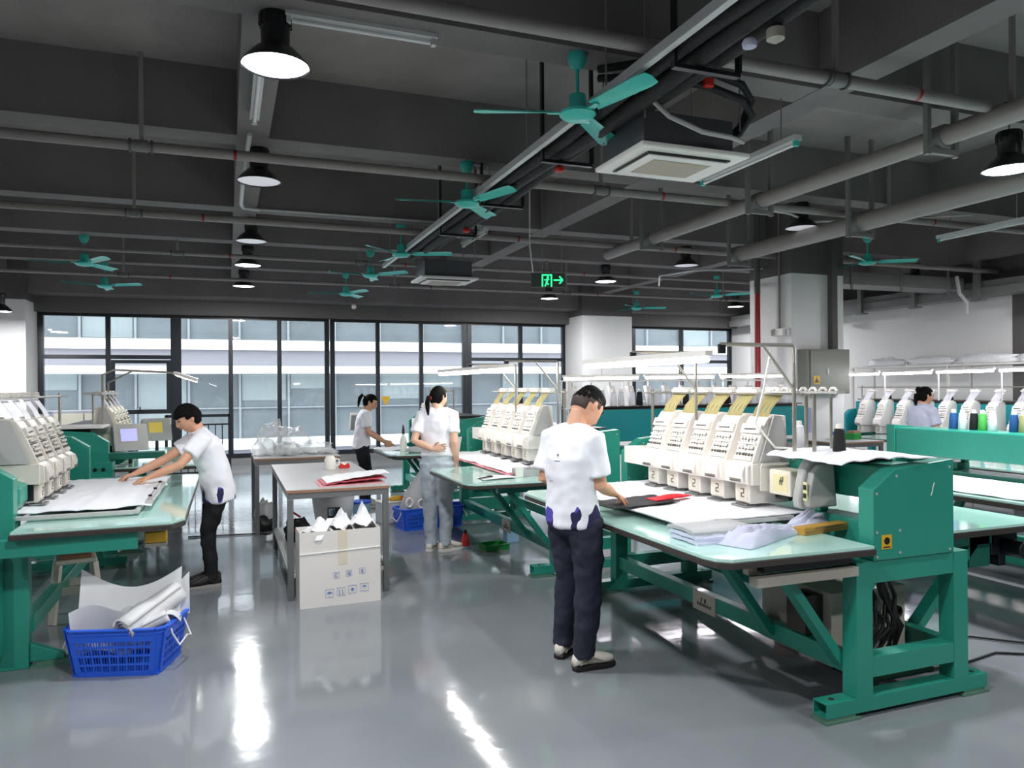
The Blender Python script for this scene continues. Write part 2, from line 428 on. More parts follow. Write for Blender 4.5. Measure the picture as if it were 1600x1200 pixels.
# glazed wall: (x0, x1, z0, z1) openings grouped in frames
def window_(i, x0, x1, mull, transom=None, casement=None):
    root = struct(thing('window_%d' % i, None, None))
    z0, z1 = 0.15, 3.15; y0, y1 = YW-.04, YW+.06; t = .10
    fr = M().box(x0, x0+t, y0, y1, z0, z1).box(x1-t, x1, y0, y1, z0, z1).box(x0+t, x1-t, y0, y1, z0, z0+.09).box(x0+t, x1-t, y0, y1, z1-.06, z1)
    for x in mull: fr.box(x-.045, x+.045, y0+.002, y1-.002, z0+.09, z1-.06)
    if transom:
        xs = [x0+t] + [v for m in mull for v in (m-.045, m+.045)] + [x1-t]
        for a in range(0, len(xs), 2): fr.box(xs[a], xs[a+1], y0+.004, y1-.004, transom-.04, transom+.04)
    fr.build('window_frame', 'frame_black', root, smooth=0)
    if casement:
        a, b, c, d = casement
        M().box(a, b, y0-.02, y0-.001, c, c+.09).box(a, b, y0-.02, y0-.001, d-.07, d).box(a, a+.08, y0-.02, y0-.001, c+.09, d-.07).box(b-.08, b, y0-.02, y0-.001, c+.09, d-.07).build('casement', 'frame_black', root, smooth=0)
        M().box((a+b)/2-.09, (a+b)/2+.06, y0-.05, y0-.02, c+.05, c+.075).cyl(((a+b)/2-.02, y0-.045, c+.05), ((a+b)/2-.02, y0-.045, c+.15), .012).build('window_handle', 'black_metal', root)
    M().box(x0+.02, x1-.02, YW+.005, YW+.015, z0+.02, z1-.02).build('pane', 'window_glass', root, smooth=0)
window_(1, -3.44, -0.97, (-2.22,), 2.28, (-2.17, -1.07, 1.12, 2.22))
window_(2, -0.97, 2.14, (0.09, 1.08))
window_(3, 2.16, 5.33, (3.22, 4.23))
window_(4, 5.35, 7.92, (6.71,), 2.28)
window_(5, 9.22, 12.91, (9.86, 11.31), 2.25)
# ledge with a white sill in front of the glazing
struct(M().box(-3.44, 7.9, 16.78, 16.955, 0, 0.14).build('baseboard_front', 'duct_grey', smooth=0))

# building across the street
bld = thing('office_building', 'pale building with white floor bands and bluish windows outside the glazing', 'building', (0, 0, 0))
mat('facade_white', srgb(246, 246, 246), 0.7, var=0.02)
mat('facade_grey', srgb(134, 132, 140), 0.8, var=0.03)
mat('facade_glass', srgb(104, 110, 115), 0.3, spec=0.15, var=0.25, scale=0.9)
mat('facade_frame', srgb(132, 136, 142), 0.5)
mat('curtain_blue', srgb(130, 139, 142), 0.7, var=0.1, scale=3, stretch=(6, 1, .2))
x0, x1 = -14, 30
zf = -4.37
BD = 27.0
for k in range(4):
    zz = zf + k*3.35 - 0.2
    M().box(x0, x1, BD-.25, BD, zz, zz+.25).box(x0, x1, BD-.25, BD, zz+.79, zz+1.12).build('floor_band', 'facade_white', bld, smooth=0)
    M().box(x0, x1, BD-.1, BD, zz+.25, zz+.79).build('spandrel', 'facade_grey', bld, smooth=0)
    M().box(x0, x1, BD+.3, BD+.35, zz+1.12, zz+3.35).build('window', 'facade_glass', bld, smooth=0)
    fm = M()
    x = x0
    while x < x1:
        fm.box(x, x+.07, BD+.2, BD+.3, zz+1.12, zz+3.35); x += 1.6
    fm.box(x0, x1, BD+.22, BD+.28, zz+2.15, zz+2.2)
    fm.build('window_mullion', 'facade_frame', bld, smooth=0)
    rn = random.Random(k)
    cm = M(); x = x0 + .1
    while x < x1-2:
        if rn.random() < .45:
            h = rn.choice((.5, .9, 2.15)); cm.box(x, x+1.45, BD+.285, BD+.297, zz+3.33-h, zz+3.33)
        x += 1.6
    cm.build('curtain', 'curtain_blue', bld, smooth=0)
tag(M().box(-14, 30, 17.3, 27, -3.9, -3.7).build('street', 'facade_grey', smooth=0), 'pale paved ground between the two buildings', 'ground', kind='structure')

# black railing inside the glazing
rl = thing('railing', 'black metal guard railing standing before the glazing behind the bending worker', 'railing', (-1.0, 14.6, 0))
rm = M().bar((0, 0, 1.14), (1.05, 0, 1.14), .05, .05).bar((0, 0, .98), (1.05, 0, .98), .03, .03).bar((0, 0, .12), (1.05, 0, .12), .03, .03)
rm.bar((0, 0, 0), (0, 0, 1.16), .05, .05).bar((1.05, 0, 0), (1.05, 0, 1.16), .05, .05)
rm.build('rail_frame', 'frame_black', rl, smooth=0)
for k in range(8): M().cyl((.12+k*.115, 0, .12), (.12+k*.115, 0, .98), .009, n=8).build('baluster', 'frame_black', rl)

# ------------------------------------------------------------------ overhead services
def hanger(m, x, y, z, r, top=ZS):
    m.cyl((x, y, z), (x, y, top), .012, n=8); m.cyl((x-.015, y, z), (x+.015, y, z), r+.016, n=14)
def sprinkler_pipe(y, z, xs, label, xa=XL+.1, xb=XR-.1, r=.042):
    t = thing('sprinkler_pipe', label, 'pipe', (0, y, z), 0, 'grey pipes under the ceiling')
    M().cyl((xa, 0, 0), (xb, 0, 0), r, n=16).build('pipe', 'pipe_grey', t)
    for x in xs:
        M().box(x-.016, x+.016, -.016, .016, r*.5, ZS-z).build('hanger_rod', 'pipe_grey', t, smooth=0)
        M().cyl((x-.05, 0, 0), (x+.05, 0, 0), r+.007, n=14).build('coupling', 'duct_grey', t)
        for q in (-.09, .07): M().cyl((x+q, 0, 0), (x+q+.016, 0, 0), r+.014, n=14).build('clamp_ring', 'dark_casing', t)
        M().cyl((x+.7, 0, 0), (x+.725, 0, 0), r+.002, n=14).build('red_band', 'red_pipe', t)
sprinkler_pipe(3.78, 3.6, (-1.2, 3.7, 5.35), 'grey ceiling pipe crossing in front of the largest teal fan')
sprinkler_pipe(6.74, 3.6, (-0.63, 3.55, 7.4), 'grey ceiling pipe passing behind the largest teal fan')
sprinkler_pipe(9.34, 3.6, (-0.95, 2.95, 5.4, 8.2), 'grey ceiling pipe above the green exit sign')
sprinkler_pipe(11.9, 3.6, (-0.65, 2.0, 5.2, 10.2), 'thin grey ceiling pipe, second from the window wall', r=.03)
sprinkler_pipe(14.1, 3.55, (-1.6, 3.0, 6.6, 10.5), 'thin grey ceiling pipe closest to the window wall', r=.03)

def drain_pipe(x, z, label, ya, yb, r):
    t = thing('drain_pipe', label, 'pipe', (x, 0, z))
    M().cyl((0, ya, 0), (0, yb, 0), r, n=20).build('pipe', 'pipe_grey', t)
    y = ya + 1.0
    while y < yb:
        M().cyl((0, y-.05, 0), (0, y+.05, 0), r+.014, n=20).build('coupling', 'duct_grey', t)
        M().box(-r-.09, -r-.05, y-.02, y+.02, -r-.07, ZS-z).box(r+.05, r+.09, y-.02, y+.02, -r-.07, ZS-z).box(-r-.05, r+.05, y-.02, y+.02, -r-.06, -r-.015).build('bracket', 'duct_grey', t, smooth=0)
        y += 2.1
drain_pipe(5.15, 3.52, 'thick grey drain pipe running towards the green exit sign', -1, 9.6, .075)
drain_pipe(6.6, 3.42, 'thickest grey drain pipe, beside the dark hanging lamp', 3.3, 8.6, .1)

# electrical trunking with dark insulated pipes beside it
tr = thing('cable_trunking', 'pale cable trunking running along the ceiling towards the windows', 'trunking', (2.28, 0, 3.5))
M().box(-.022, .022, -1.5, 11.5, -.03, .03).build('duct', 'conduit_white', tr, smooth=0)
y = .2
while y < 11:
    M().cyl((0, y, .03), (0, y, ZS-3.5), .007, n=6).build('hanger_rod', 'pipe_grey', tr); y += 1.35
bn = thing('insulated_pipes', 'bundle of black insulated pipes beside the pale trunking', 'pipes', (2.5, 0, 3.47))
for q, (dx, dz, r) in enumerate(((-.1, .03, .045), (0, 0, .055), (.12, .02, .05), (.04, .11, .04), (.2, .08, .035))):
    pts = [(dx + .015*math.sin(i*1.3+q), -1.5+i*.6, dz + .012*math.sin(i*.9+q*2)) for i in range(21)]
    M().tube(pts, r, 10).build('pipe', 'black_foam', bn)
for y in (1.0, 2.6, 3.55, 5.4, 6.9, 8.4):
    M().box(-.18, .26, y-.02, y+.02, -.085, -.06).box(-.18, -.16, y-.02, y+.02, -.06, .85).box(.25, .27, y-.02, y+.02, -.06, .85).build('bracket', 'black_metal', bn, smooth=0)
for y, m_ in ((2.5, 'red'), (3.15, 'cloth_lilac'), (5.5, 'red'), (8.0, 'red')):
    M().lathe([(.01, -.03), (.035, -.02), (.04, 0), (.03, .02), (.01, .03)], (.02, y, -.09), 12).build('valve_cap', m_, bn)
M().lathe([(.01, -.05), (.045, -.03), (.045, .02), (.02, .04)], (.1, 3.05, -.07), 12).build('valve', 'cream_dark', bn)

# white conduits
def conduit(pts, label, r=.013, m='conduit_white'):
    o = M().tube(pts, r, 8).build('conduit', m); return tag(o, label, 'conduit')
conduit([(.3, 9.5, 3.78), (1.5, 9.5, 3.785), (3.2, 9.5, 3.785)], 'pale conduit on the beam left of the third teal fan'.replace('left of', 'beside'))
conduit([(.2, 6.7, 3.78), (.16, 7.6, 3.6), (.16, 8.6, 3.62), (.2, 9.3, 3.74), (.38, 9.48, 3.77)], 'drooping white conduit under the beam with the row of lamps', .02)
conduit([(7.2, 11.5, 3.4), (6.4, 10.2, 3.35), (7.0, 10.1, 3.45), (7.9, 9.6, 3.45)], 'bent white conduit looping over the column')
conduit([(5.6, 7.0, 3.65), (6.2, 7.05, 3.63), (6.6, 7.2, 3.6), (7.3, 7.2, 3.66), (8.6, 6.6, 3.7)], 'wavy white conduit near the unlit lamp over the machines')
conduit([(2.19, 6.91, 3.78), (2.4, 6.9, 3.78), (2.45, 7.0, 3.7), (2.3, 7.3, 3.55)], 'short cranked conduit from the second teal fan to the trunking')
conduit([(3.6, 8.76, 4.36), (3.6, 8.77, 3.4), (3.64, 8.765, 3.07)], 'thin white cable hanging down to the green exit sign', .01)

# battens: unlit fluorescent fittings
def batten(name_loc, length, ax, label, lit=False, ch=True):
    t = thing('fluorescent_batten', label, 'light', name_loc, 0 if ax == 'x' else PI/2)
    M().box(-length/2, length/2, -.035, .035, .01, .05).build('housing', 'conduit_white', t, smooth=0)
    M().cyl((-length/2+.04, 0, -.012), (length/2-.04, 0, -.012), .014, n=10).build('tube', 'tube_light' if lit else 'tube_off', t)
    for sx in (-1, 1):
        M().box(sx*(length/2-.02)-.014, sx*(length/2-.02)+.014, -.02, .02, -.03, .01).build('lamp_holder', 'fan_teal' if ch else 'conduit_white', t, smooth=0)
        M().cyl((sx*length*.35, 0, .05), (sx*length*.35, 0, ZS-name_loc[2]), .005, n=6).build('hanger_rod', 'pipe_grey', t)
batten((.22, 5.6, 3.72), 1.2, 'y', 'clear tube fitting under the beam below the largest lamp', ch=False)
batten((.78, 4.49, 3.765), .9, 'x', 'white tube fitting against the ceiling above the logo-free bay'.replace('above the logo-free bay', 'beside the largest lamp'), ch=False)
batten((3.95, 5.0, 3.42), 1.2, 'y', 'tube fitting with green ends behind the largest cassette unit')
batten((8.45, 6.35, 3.45), 1.2, 'y', 'tube fitting with green ends near the thickest drain pipe')
batten((3.1, 9.5, 3.6), 1.0, 'y', 'white tube fitting above the distant cassette unit', ch=False)

# large square steel duct and girder towards the plain wall
dt = thing('air_duct', 'grey rectangular air duct behind the teal fan by the column', 'duct', (0, 0, 0))
M().box(9.5, 12.3, 9.6, 10.1, 3.28, 3.5).build('duct', 'duct_grey', dt, smooth=0, bevel=.01)
for x in (9.7, 10.8, 11.9): M().box(x-.02, x+.02, 9.58, 9.6, 3.2, 4.3).build('hanger_rod', 'duct_grey', dt, smooth=0)
M().tube([(12.0, 9.5, 3.5), (12.0, 9.45, 3.2), (12.25, 9.5, 3.05), (12.25, 9.5, 2.85)], .03, 10).build('pipe', 'conduit_white', dt)
gd = thing('steel_girder', 'long grey steel channel hung along the plain white wall', 'girder', (12.45, 0, 0))
M().box(-.05, .3, 3.0, 16.4, 3.15, 3.18).box(-.05, 0, 3.0, 16.4, 3.18, 3.3).box(0, .3, 3.0, 16.4, 3.3, 3.42).build('channel', 'duct_grey', gd, smooth=0)
for y in (7.0, 8.2, 9.4, 10.7, 12.0, 13.3, 14.8): M().box(-.12, -.052, y-.05, y+.05, 3.1, ZS).box(-.12, .02, y-.1, y+.1, 3.07, 3.1).build('hanger', 'duct_grey', gd, smooth=0)

# round stand pipes and boxes on the column
rp = thing('riser_pipe', 'red riser pipe with grey upper half beside the square column', 'pipe', (7.75, 9.55, 0))
M().cyl((0, 0, 0), (0, 0, 3.05), .045, n=16).build('lower_pipe', 'red_pipe', rp)
M().cyl((0, 0, 3.05), (0, 0, ZS), .046, n=16).build('upper_pipe', 'dark_paint', rp)
tag(M().box(8.62, 8.72, 8.9, 8.998, 2.15, ZS).build('cable_duct', 'dark_paint', smooth=0), 'dark vertical cable duct running down the column to the grey cabinet', 'duct')
eb = thing('electrical_cabinet', 'grey-green electrical cabinet mounted on the square column', 'cabinet', (8.43, 8.86, 1.48))
M().box(-.4, .4, -.08, .13, 0, .67).build('body', 'elec_box', eb, smooth=0, bevel=.006)
M().box(-.36, .38, -.095, -.081, .02, .65).build('door', 'elec_box', eb, smooth=0, bevel=.004)
M().box(-.05, -.035, -.11, -.096, .3, .38).build('latch', 'machine_white', eb, smooth=0)
wp = M().box(-.31, -.19, -.099, -.096, .15, .27).build('warning_sticker', 'yellow', eb, smooth=0)
M().prism([(-.29, .17), (-.21, .17), (-.25, .25)], -.1015, -.0992).build('warning_triangle', 'black_metal', wp, smooth=0)
el = thing('emergency_light', 'white twin-lamp emergency light on the side of the column', 'light', (7.87, 9.2, 2.42))
M().box(-.0, .055, -.17, .17, -.05, .06).build('body', 'machine_white', el, smooth=0, bevel=.006)
for s in (-1, 1): M().box(-.02, -.001, s*.13-.03, s*.13+.03, -.045, .045).build('lamp', 'machine_grey', el, smooth=0)
M().cyl((.04, .04, .06), (.04, .04, 1.9), .014, n=8).build('conduit', 'pipe_grey', el)

# exit sign: running figure in a door and an arrow
ex = thing('exit_sign', 'green glowing exit sign with running figure and arrow', 'sign', (3.82, 8.75, 2.98), math.radians(-16))
M().box(-.2, .24, 0, .03, -.09, .09).build('panel', 'sign_body', ex, smooth=0, bevel=.003)
s_ = M().box(-.06, .07, -.004, 0, .055, .07).box(-.06, -.045, -.004, 0, -.085, .055).box(.055, .07, -.004, 0, -.085, .055)
s_.bar((-.02, -.002, -.08), (0, -.002, -.03), .014, .004, (0,1,0)).bar((0, -.002, -.03), (.025, -.002, -.06), .014, .004, (0,1,0)).bar((0, -.002, -.03), (.012, -.002, .02), .022, .004, (0,1,0)).bar((-.03, -.002, 0), (.035, -.002, .01), .01, .004, (0,1,0)).cyl((.016, -.004, .036), (.016, 0, .036), .013, n=10)
s_.build('figure_mark', 'sign_green', ex, smooth=0)
M().box(.09, .2, -.004, 0, -.008, .008).bar((.165, -.002, .045), (.208, -.002, 0), .015, .004, (0,1,0)).bar((.165, -.002, -.045), (.208, -.002, 0), .015, .004, (0,1,0)).build('arrow_mark', 'sign_green', ex, smooth=0)
M().cyl((-.05, .015, .09), (-.05, .015, ZS-2.98), .004, n=6).cyl((.2, .015, .09), (.2, .015, ZS-2.98), .004, n=6).build('hanger_rod', 'pipe_grey', ex)

# ------------------------------------------------------------------ high bay lamps
def lamp_proto(lit):
    t = thing('pendant_lamp', 'x', 'lamp')
    M().lathe([(.02, .30), (.085, .30), (.09, .28), (.09, .235), (.082, .22), (.08, .12), (.1, .10)], n=32).build('ballast_housing', 'black_metal', t)
    fins = M()
    for k in range(14):
        a = 2*PI*k/14; c, s = math.cos(a), math.sin(a); fins.bar((.082*c, .082*s, .22), (.082*c, .082*s, .29), .006, .022, (c, s, 0))
    fins.build('cooling_fins', 'black_metal', t, smooth=0)
    prof = [(.09, .11), (.115, .09), (.15, .055), (.18, .02), (.195, 0), (.19, -.004), (.175, .02), (.145, .052), (.11, .085), (.085, .105)]
    sh = M(); nn = 40
    v = [(r*math.cos(2*PI*j/nn), r*math.sin(2*PI*j/nn), z) for r, z in prof for j in range(nn)]
    k = len(prof); f = [(((i+1)%k)*nn+j, ((i+1)%k)*nn+(j+1)%nn, i*nn+(j+1)%nn, i*nn+j) for i in range(k) for j in range(nn)]
    sh.add(v, f).build('lamp_shade', 'black_metal', t, smooth=60)
    M().lathe([(.184, .006), (.184, .014)], n=40).build('diffuser', 'lamp_lit' if lit else 'lamp_off_glow', t)
    c = M()
    for k in range(5): c.cyl((0, 0, .3+k*.03), (0.006*(k%2), 0, .335+k*.03), .006, n=6)
    c.cyl((0, 0, .45), (0, 0, .84), .004, n=6)
    c.build('chain', 'steel', t)
    return t
P_lit, P_off = lamp_proto(True), lamp_proto(False)
used = {True: False, False: False}
def place_lamp(x, y, z, lit, label, power=38):
    p = P_lit if lit else P_off
    o = p if not used[lit] else copy_tree(p); used[lit] = True
    o.location = (x, y, z); o['label'] = label; o['category'] = 'lamp'; o['group'] = 'black high-bay lamps'
    if lit:
        L = bpy.data.lights.new('lamp_light', 'AREA'); L.shape = 'DISK'; L.size = .34; L.energy = power; L.color = (.95, .97, 1)
        lo = bpy.data.objects.new('lamp_light', L); COL.objects.link(lo); lo.parent = o; lo.location = (0, 0, -.006)
LZ = 3.50
for x, y, lit, lab in (
    (.28, 4.55, True, 'largest lit black pendant lamp, under the pale beam'),
    (.29, 7.15, False, 'unlit black pendant lamp with a white conduit hanging from it'),
    (.31, 10.1, False, 'unlit black pendant lamp, third from the camera in the row under the beam'),
    (.32, 12.1, True, 'lit black pendant lamp, second from the windows in the row under the beam'),
    (.31, 14.6, True, 'lit black pendant lamp closest to the windows under the beam'),
    (6.48, 14.7, True, 'lit black pendant lamp directly below the exit sign'),
    (6.4, 12.0, True, 'lit black pendant lamp just beyond the exit sign arrow'),
    (6.75, 10.0, False, 'unlit black pendant lamp in front of a looping conduit near the column'),
    (6.46, 7.15, False, 'unlit black pendant lamp above the square column'),
    (11.45, 14.9, True, 'lit black pendant lamp beside the red riser pipe'),
    (11.7, 10.1, False, 'unlit black pendant lamp over the plain white wall'),
    (5.76, 4.1, True, 'large lit black pendant lamp cut by the picture edge beside the drain pipe'),
    (-3.5, 14.6, True, 'glaring lit lamp by the white pillar beside the glazing')):
    place_lamp(x, y, (3.3 if (x, y) == (5.76, 4.1) else LZ) if x > -1 else 2.93, lit, lab)
# unseen lamps of the same type, added to light the foreground floor
for x, y in ((.3, 1.9), (6.4, 1.9), (3.4, -0.6), (-3.2, 1.0), (-5.0, 7.1), (11.5, 6.9)):
    place_lamp(x, y, LZ, True, 'added lit black pendant lamp hung out of view', 18)

# ------------------------------------------------------------------ ceiling fans
def fan(x, y, ang, label, tilt=0, z=3.42, first=[None]):
    if first[0] is None:
        t = thing('ceiling_fan', 'x', 'fan')
        M().lathe([(.02, .38), (.062, .38), (.066, .35), (.05, .3), (.03, .28)], n=24).build('canopy', 'fan_teal', t)
        M().cyl((0, 0, .05), (0, 0, .3), .012, n=12).build('down_rod', 'fan_teal', t)
        M().lathe([(.02, .11), (.055, .11), (.058, .02), (.07, .01), (.115, 0), (.12, -.02), (.09, -.045), (.04, -.055)], n=32).build('motor', 'fan_teal', t)
        for k in range(3):
            a = 2*PI*k/3
            b = M(); R = Matrix.Rotation(a, 4, 'Z')
            vs = []
            for i in range(9):
                s = i/8; xx = .16 + s*.52; wdt = .045 + .028*s
                tw = -math.radians(20 - 9*s)
                for jj, (yy, zz) in enumerate(((-wdt, 0), (0, .012), (wdt, 0), (wdt, -.004), (0, .008), (-wdt, -.004))):
                    rd = 1 if i < 8 else .75
                    vs.append(R @ Vector((xx, yy*rd*math.cos(tw), yy*math.sin(tw)+zz-.005)))
            fs = []
            for i in range(8):
                for j in range(6): fs.append((i*6+j, i*6+(j+1)%6, (i+1)*6+(j+1)%6, (i+1)*6+j))
            fs += [(5,4,3,2,1,0), tuple(48+q for q in range(6))]
            b.add(vs, fs)
            ob = b.build('blade', 'fan_teal', t, smooth=60); fix_normals(ob)
            M().bar(R @ Vector((.08, 0, -.012)), R @ Vector((.2, 0, -.008)), .035, .006).build('blade_iron', 'fan_teal', ob, smooth=0)
        first[0] = t; o = t
    else: o = copy_tree(first[0])
    o.location = (x, y, z); o.rotation_euler = (0, 0, ang); o['label'] = label; o['category'] = 'fan'; o['group'] = 'teal ceiling fans'
for x, y, a, lab in (
    (2.16, 4.42, 43, 'largest teal ceiling fan, in front of the pale trunking'),
    (2.19, 6.93, 50, 'second largest teal ceiling fan, over the trunking'),
    (2.2, 9.9, 100, 'third teal ceiling fan of the row along the trunking'),
    (2.15, 11.9, 74, 'teal ceiling fan beside the distant cassette unit'),
    (2.13, 14.4, 55, 'small teal ceiling fan of the trunking row closest to the glazing'),
    (-1.86, 12.0, 62, 'teal ceiling fan over the embroidery machine with the purple screen'),
    (-1.94, 14.5, 90, 'small teal ceiling fan closest to the white pillar by the glazing'),
    (8.85, 15.1, 100, 'small teal ceiling fan close to the white window pillar'),
    (9.16, 12.5, 70, 'pale teal ceiling fan beside the red riser pipe'),
    (8.8, 8.4, 88, 'teal ceiling fan hanging in front of the square column')):
    fan(x, y, math.radians(a), lab)

# ------------------------------------------------------------------ cassette air conditioners
def cassette(x, y, z, label, loops):
    t = thing('cassette_air_conditioner', label, 'air conditioner', (x, y, z), 0, 'ceiling cassette units')
    M().box(-.43, .43, -.34, .34, 0, .035).build('panel', 'ac_white', t, smooth=0, bevel=.01)
    M().box(-.33, .33, -.25, .25, -.012, -.001).build('louvre_gap', 'black_metal', t, smooth=0, bevel=.004)
    M().box(-.315, .315, -.235, .235, -.024, -.0125).build('intake_panel', 'ac_white', t, smooth=0, bevel=.006)
    M().box(-.23, .23, -.16, .16, -.027, -.0245).build('grille', 'ac_grille', t, smooth=0)
    M().box(-.36, .36, -.24, .28, .036, .28).build('casing', 'dark_casing', t, smooth=0, bevel=.006)
    for sx in (-1, 1):
        for sy in (-1, 1): M().cyl((sx*.38, sy*.29, .2), (sx*.38, sy*.29, ZS-z), .006, n=6).build('hanger_rod', 'pipe_grey', t)
    if loops:
        for q, dz in enumerate((0, .1)):
            M().tube([(-.62, -.1, .5+dz*.6), (-.4, -.42, .42+dz), (0, -.45, .4+dz), (.3, -.42, .36+dz), (.44, -.34, .3+dz), (.45, -.2, .22+dz*.4), (.38, -.1, .17)], .026, 10).build('insulated_pipe', 'black_foam', t)
        M().tube([(-.6, -.3, .36), (-.45, -.42, .3), (-.3, -.46, .16), (-.05, -.46, .09), (.2, -.43, .09), (.36, -.35, .1)], .017, 8).build('drain_hose', 'machine_grey', t)
        M().box(-.05, .02, -.5, -.43, .38, .44).build('valve', 'red', t, smooth=0, bevel=.01)
        M().box(-.06, .03, -.5, -.43, .5, .55).build('valve', 'yellow', t, smooth=0, bevel=.01)
cassette(2.98, 4.6, 3.2, 'white ceiling cassette air conditioner with black looping pipes beside the largest fan', True)
cassette(3.05, 10.8, 3.2, 'distant white ceiling cassette air conditioner near the exit sign', False)
# small things at the ceiling
cm_ = thing('security_camera', 'small white dome camera on the beam above the glazing', 'camera', (2.55, 16.1, 3.4))
M().lathe([(.03, .0), (.05, -.02), (.055, -.06), (.03, -.1)], n=16).build('dome', 'machine_white', cm_); M().lathe([(.01, -.12), (.028, -.1), (.03, -.08)], n=12).build('lens', 'black_metal', cm_)
# ================================================================== embroidery machines
def head_proto(front='machine_white', side='machine_grey', tubes='thread_cream'):
    """a head standing on its arm; y is across the head, -x is its front"""
    h = M().prism([(-.125, 1.035), (-.135, 1.06), (-.13, 1.145), (-.10, 1.165), (-.095, 1.175), (-.01, 1.385), (.0, 1.40), (.02, 1.43), (.07, 1.45), (.15, 1.44), (.17, 1.03)], -.088, .088)
    h = h.build('embroidery_head', front, smooth=30, bevel=.004)
    fix_normals(h)
    a = M().prism([(-.09, .915), (-.1, .93), (-.1, 1.034), (.2, 1.034), (.2, .915)], -.062, .072).build('needle_arm', front, h, smooth=30, bevel=.008); fix_normals(a)
    M().prism([(-.07, .93), (-.07, 1.03), (.1, 1.03), (.1, .93)], .073, .092).build('needle_bar_slot', 'black_metal', h, smooth=0)
    # presser foot and needle plate
    M().box(-.13, -.04, -.06, .07, .897, .908).box(-.11, -.07, -.05, .05, .908, .916).cyl((-.12, .02, .875), (-.12, .02, .9), .004, n=6).build('presser_foot', 'steel', h, smooth=30)
    # number plate: small grey figure marks on the lower arm
    M().box(-.1025, -.1005, -.05, .055, .94, 1.022).build('number_plate', 'cream', h, smooth=0, bevel=.0)
    M().box(-.1045, -.103, -.018, .012, 1.0, 1.006).box(-.1045, -.103, -.018, -.012, .978, 1.0).box(-.1045, -.103, .006, .012, .958, .98).box(-.1045, -.103, -.012, .006, .975, .981).box(-.1045, -.103, -.018, .012, .954, .96).build('figure_mark', 'grey_mark', h, smooth=0)
    # cover of the needle case with slots
    c = M().prism([(-.150, 1.05), (-.155, 1.10), (-.138, 1.147), (-.1305, 1.147), (-.1355, 1.05)], -.066, .074).build('case_cover', front, h, smooth=30, bevel=.004); fix_normals(c)
    M().box(-.1585, -.1505, -.05, .05, 1.053, 1.058).box(-.1585, -.1515, -.05, .055, 1.066, 1.0685).build('cover_slot', 'grey_mark', h, smooth=0)
    # slanted thread panel
    t = Vector((.085, 0, .21)).normalized(); nrm = Vector((-t.z, 0, t.x)); o = Vector((-.095, 0, 1.175))
    def P(u, y, d): return o + t*u + nrm*d + Vector((0, y, 0))
    pn = M()
    for (u0, u1, y0, y1, d) in ((.0, .025, -.08, .08, .012), (.17, .225, -.085, .085, .018), (.1, .112, -.08, .08, .014), (.045, .055, -.08, .08, .01)):
        v = [P(u0, y0, 0), P(u1, y0, 0), P(u1, y1, 0), P(u0, y1, 0), P(u0, y0, d), P(u1, y0, d), P(u1, y1, d), P(u0, y1, d)]
        pn.add(v, [(0,1,2,3), (7,6,5,4), (0,4,5,1), (1,5,6,2), (2,6,7,3), (3,7,4,0)])
    pp = pn.build('thread_panel', front, h, smooth=0); fix_normals(pp)
    kn = M(); dk = M()
    for row, u in enumerate((.078, .138)):
        for k in range(5):
            y = -.06 + k*.03; kn.cyl(P(u, y, 0), P(u, y, .018), .0105, .009, 10)
            dk.cyl(P(u, y, .004), P(u, y, .008), .0125, n=10)
    for k in range(6):
        y = -.07 + k*.028; dk.bar(P(.028, y, .004), P(.042, y, .004), .004, .008)
        dk.bar(P(.112, y, .006), P(.12, y+.008, .006), .004, .004)
    kn.bar(P(.07, 0, .001), P(.147, 0, .001), .14, .004, nrm)
    dk.bar(P(.076, -.065, .006), P(.080, .065, .006), .004, .004, nrm).bar(P(.136, -.065, .006), P(.140, .065, .006), .004, .004, nrm).bar(P(.028, .0, .0055), P(.14, .0, .0055), .003, .003, nrm).bar(P(.035, -.072, .005), P(.035, .072, .005), .004, .003, nrm)
    kn.build('tension_unit', front, h); dk.build('disc_row', 'grey_mark', h)
    M().bar(P(.195, -.05, .02), P(.192, .055, .02), .006, .008).build('guide_bar', 'grey_mark', h, smooth=0)
    tb = M()
    for k in range(13):
        y = -.068 + k*.0113; b = math.sin(k*1.7)*.004
        tb.tube([(.03, y, 1.43), (.055, y-.006, 1.48+b), (.09, y-.02, 1.53), (.13, y*1.25-.03, 1.585)], .0034, 6)
    tb.build('thread_tubes', tubes, h)
    M().box(.105, .165, -.1-.03, .1-.03, 1.578, 1.598).box(.1, .17, -.095, .045, 1.6, 1.612).build('thread_comb', front, h, smooth=0, bevel=.003)
    return h

def cone_proto():
    t = thing('thread_cone', 'x', 'thread cone')
    M().lathe([(.034, 0), (.036, .004), (.031, .09), (.027, .135), (.02, .14)], n=20).build('thread', 'thread_white', t)
    M().lathe([(.012, .1405), (.02, .1405), (.018, .165), (.008, .168)], n=12).build('cone_tip', 'machine_white', t)
    return t
CONES = {}
def cone(x, y, z, colour, label, s=1.0, group=None):
    if colour not in CONES:
        if not CONES: t = cone_proto()
        else:
            t = copy_tree(next(iter(CONES.values())))
        for c in t.children:
            if c.name.startswith('thread'):
                c.data = c.data.copy(); c.data.materials[0] = MATS['thread_'+colour]
        CONES[colour] = t
    else: t = copy_tree(CONES[colour])
    t.location = (x, y, z); t.scale = (s, s, s); t['label'] = label; t['category'] = 'thread cone'
    t['group'] = group or 'thread cones on the machines'
    return t

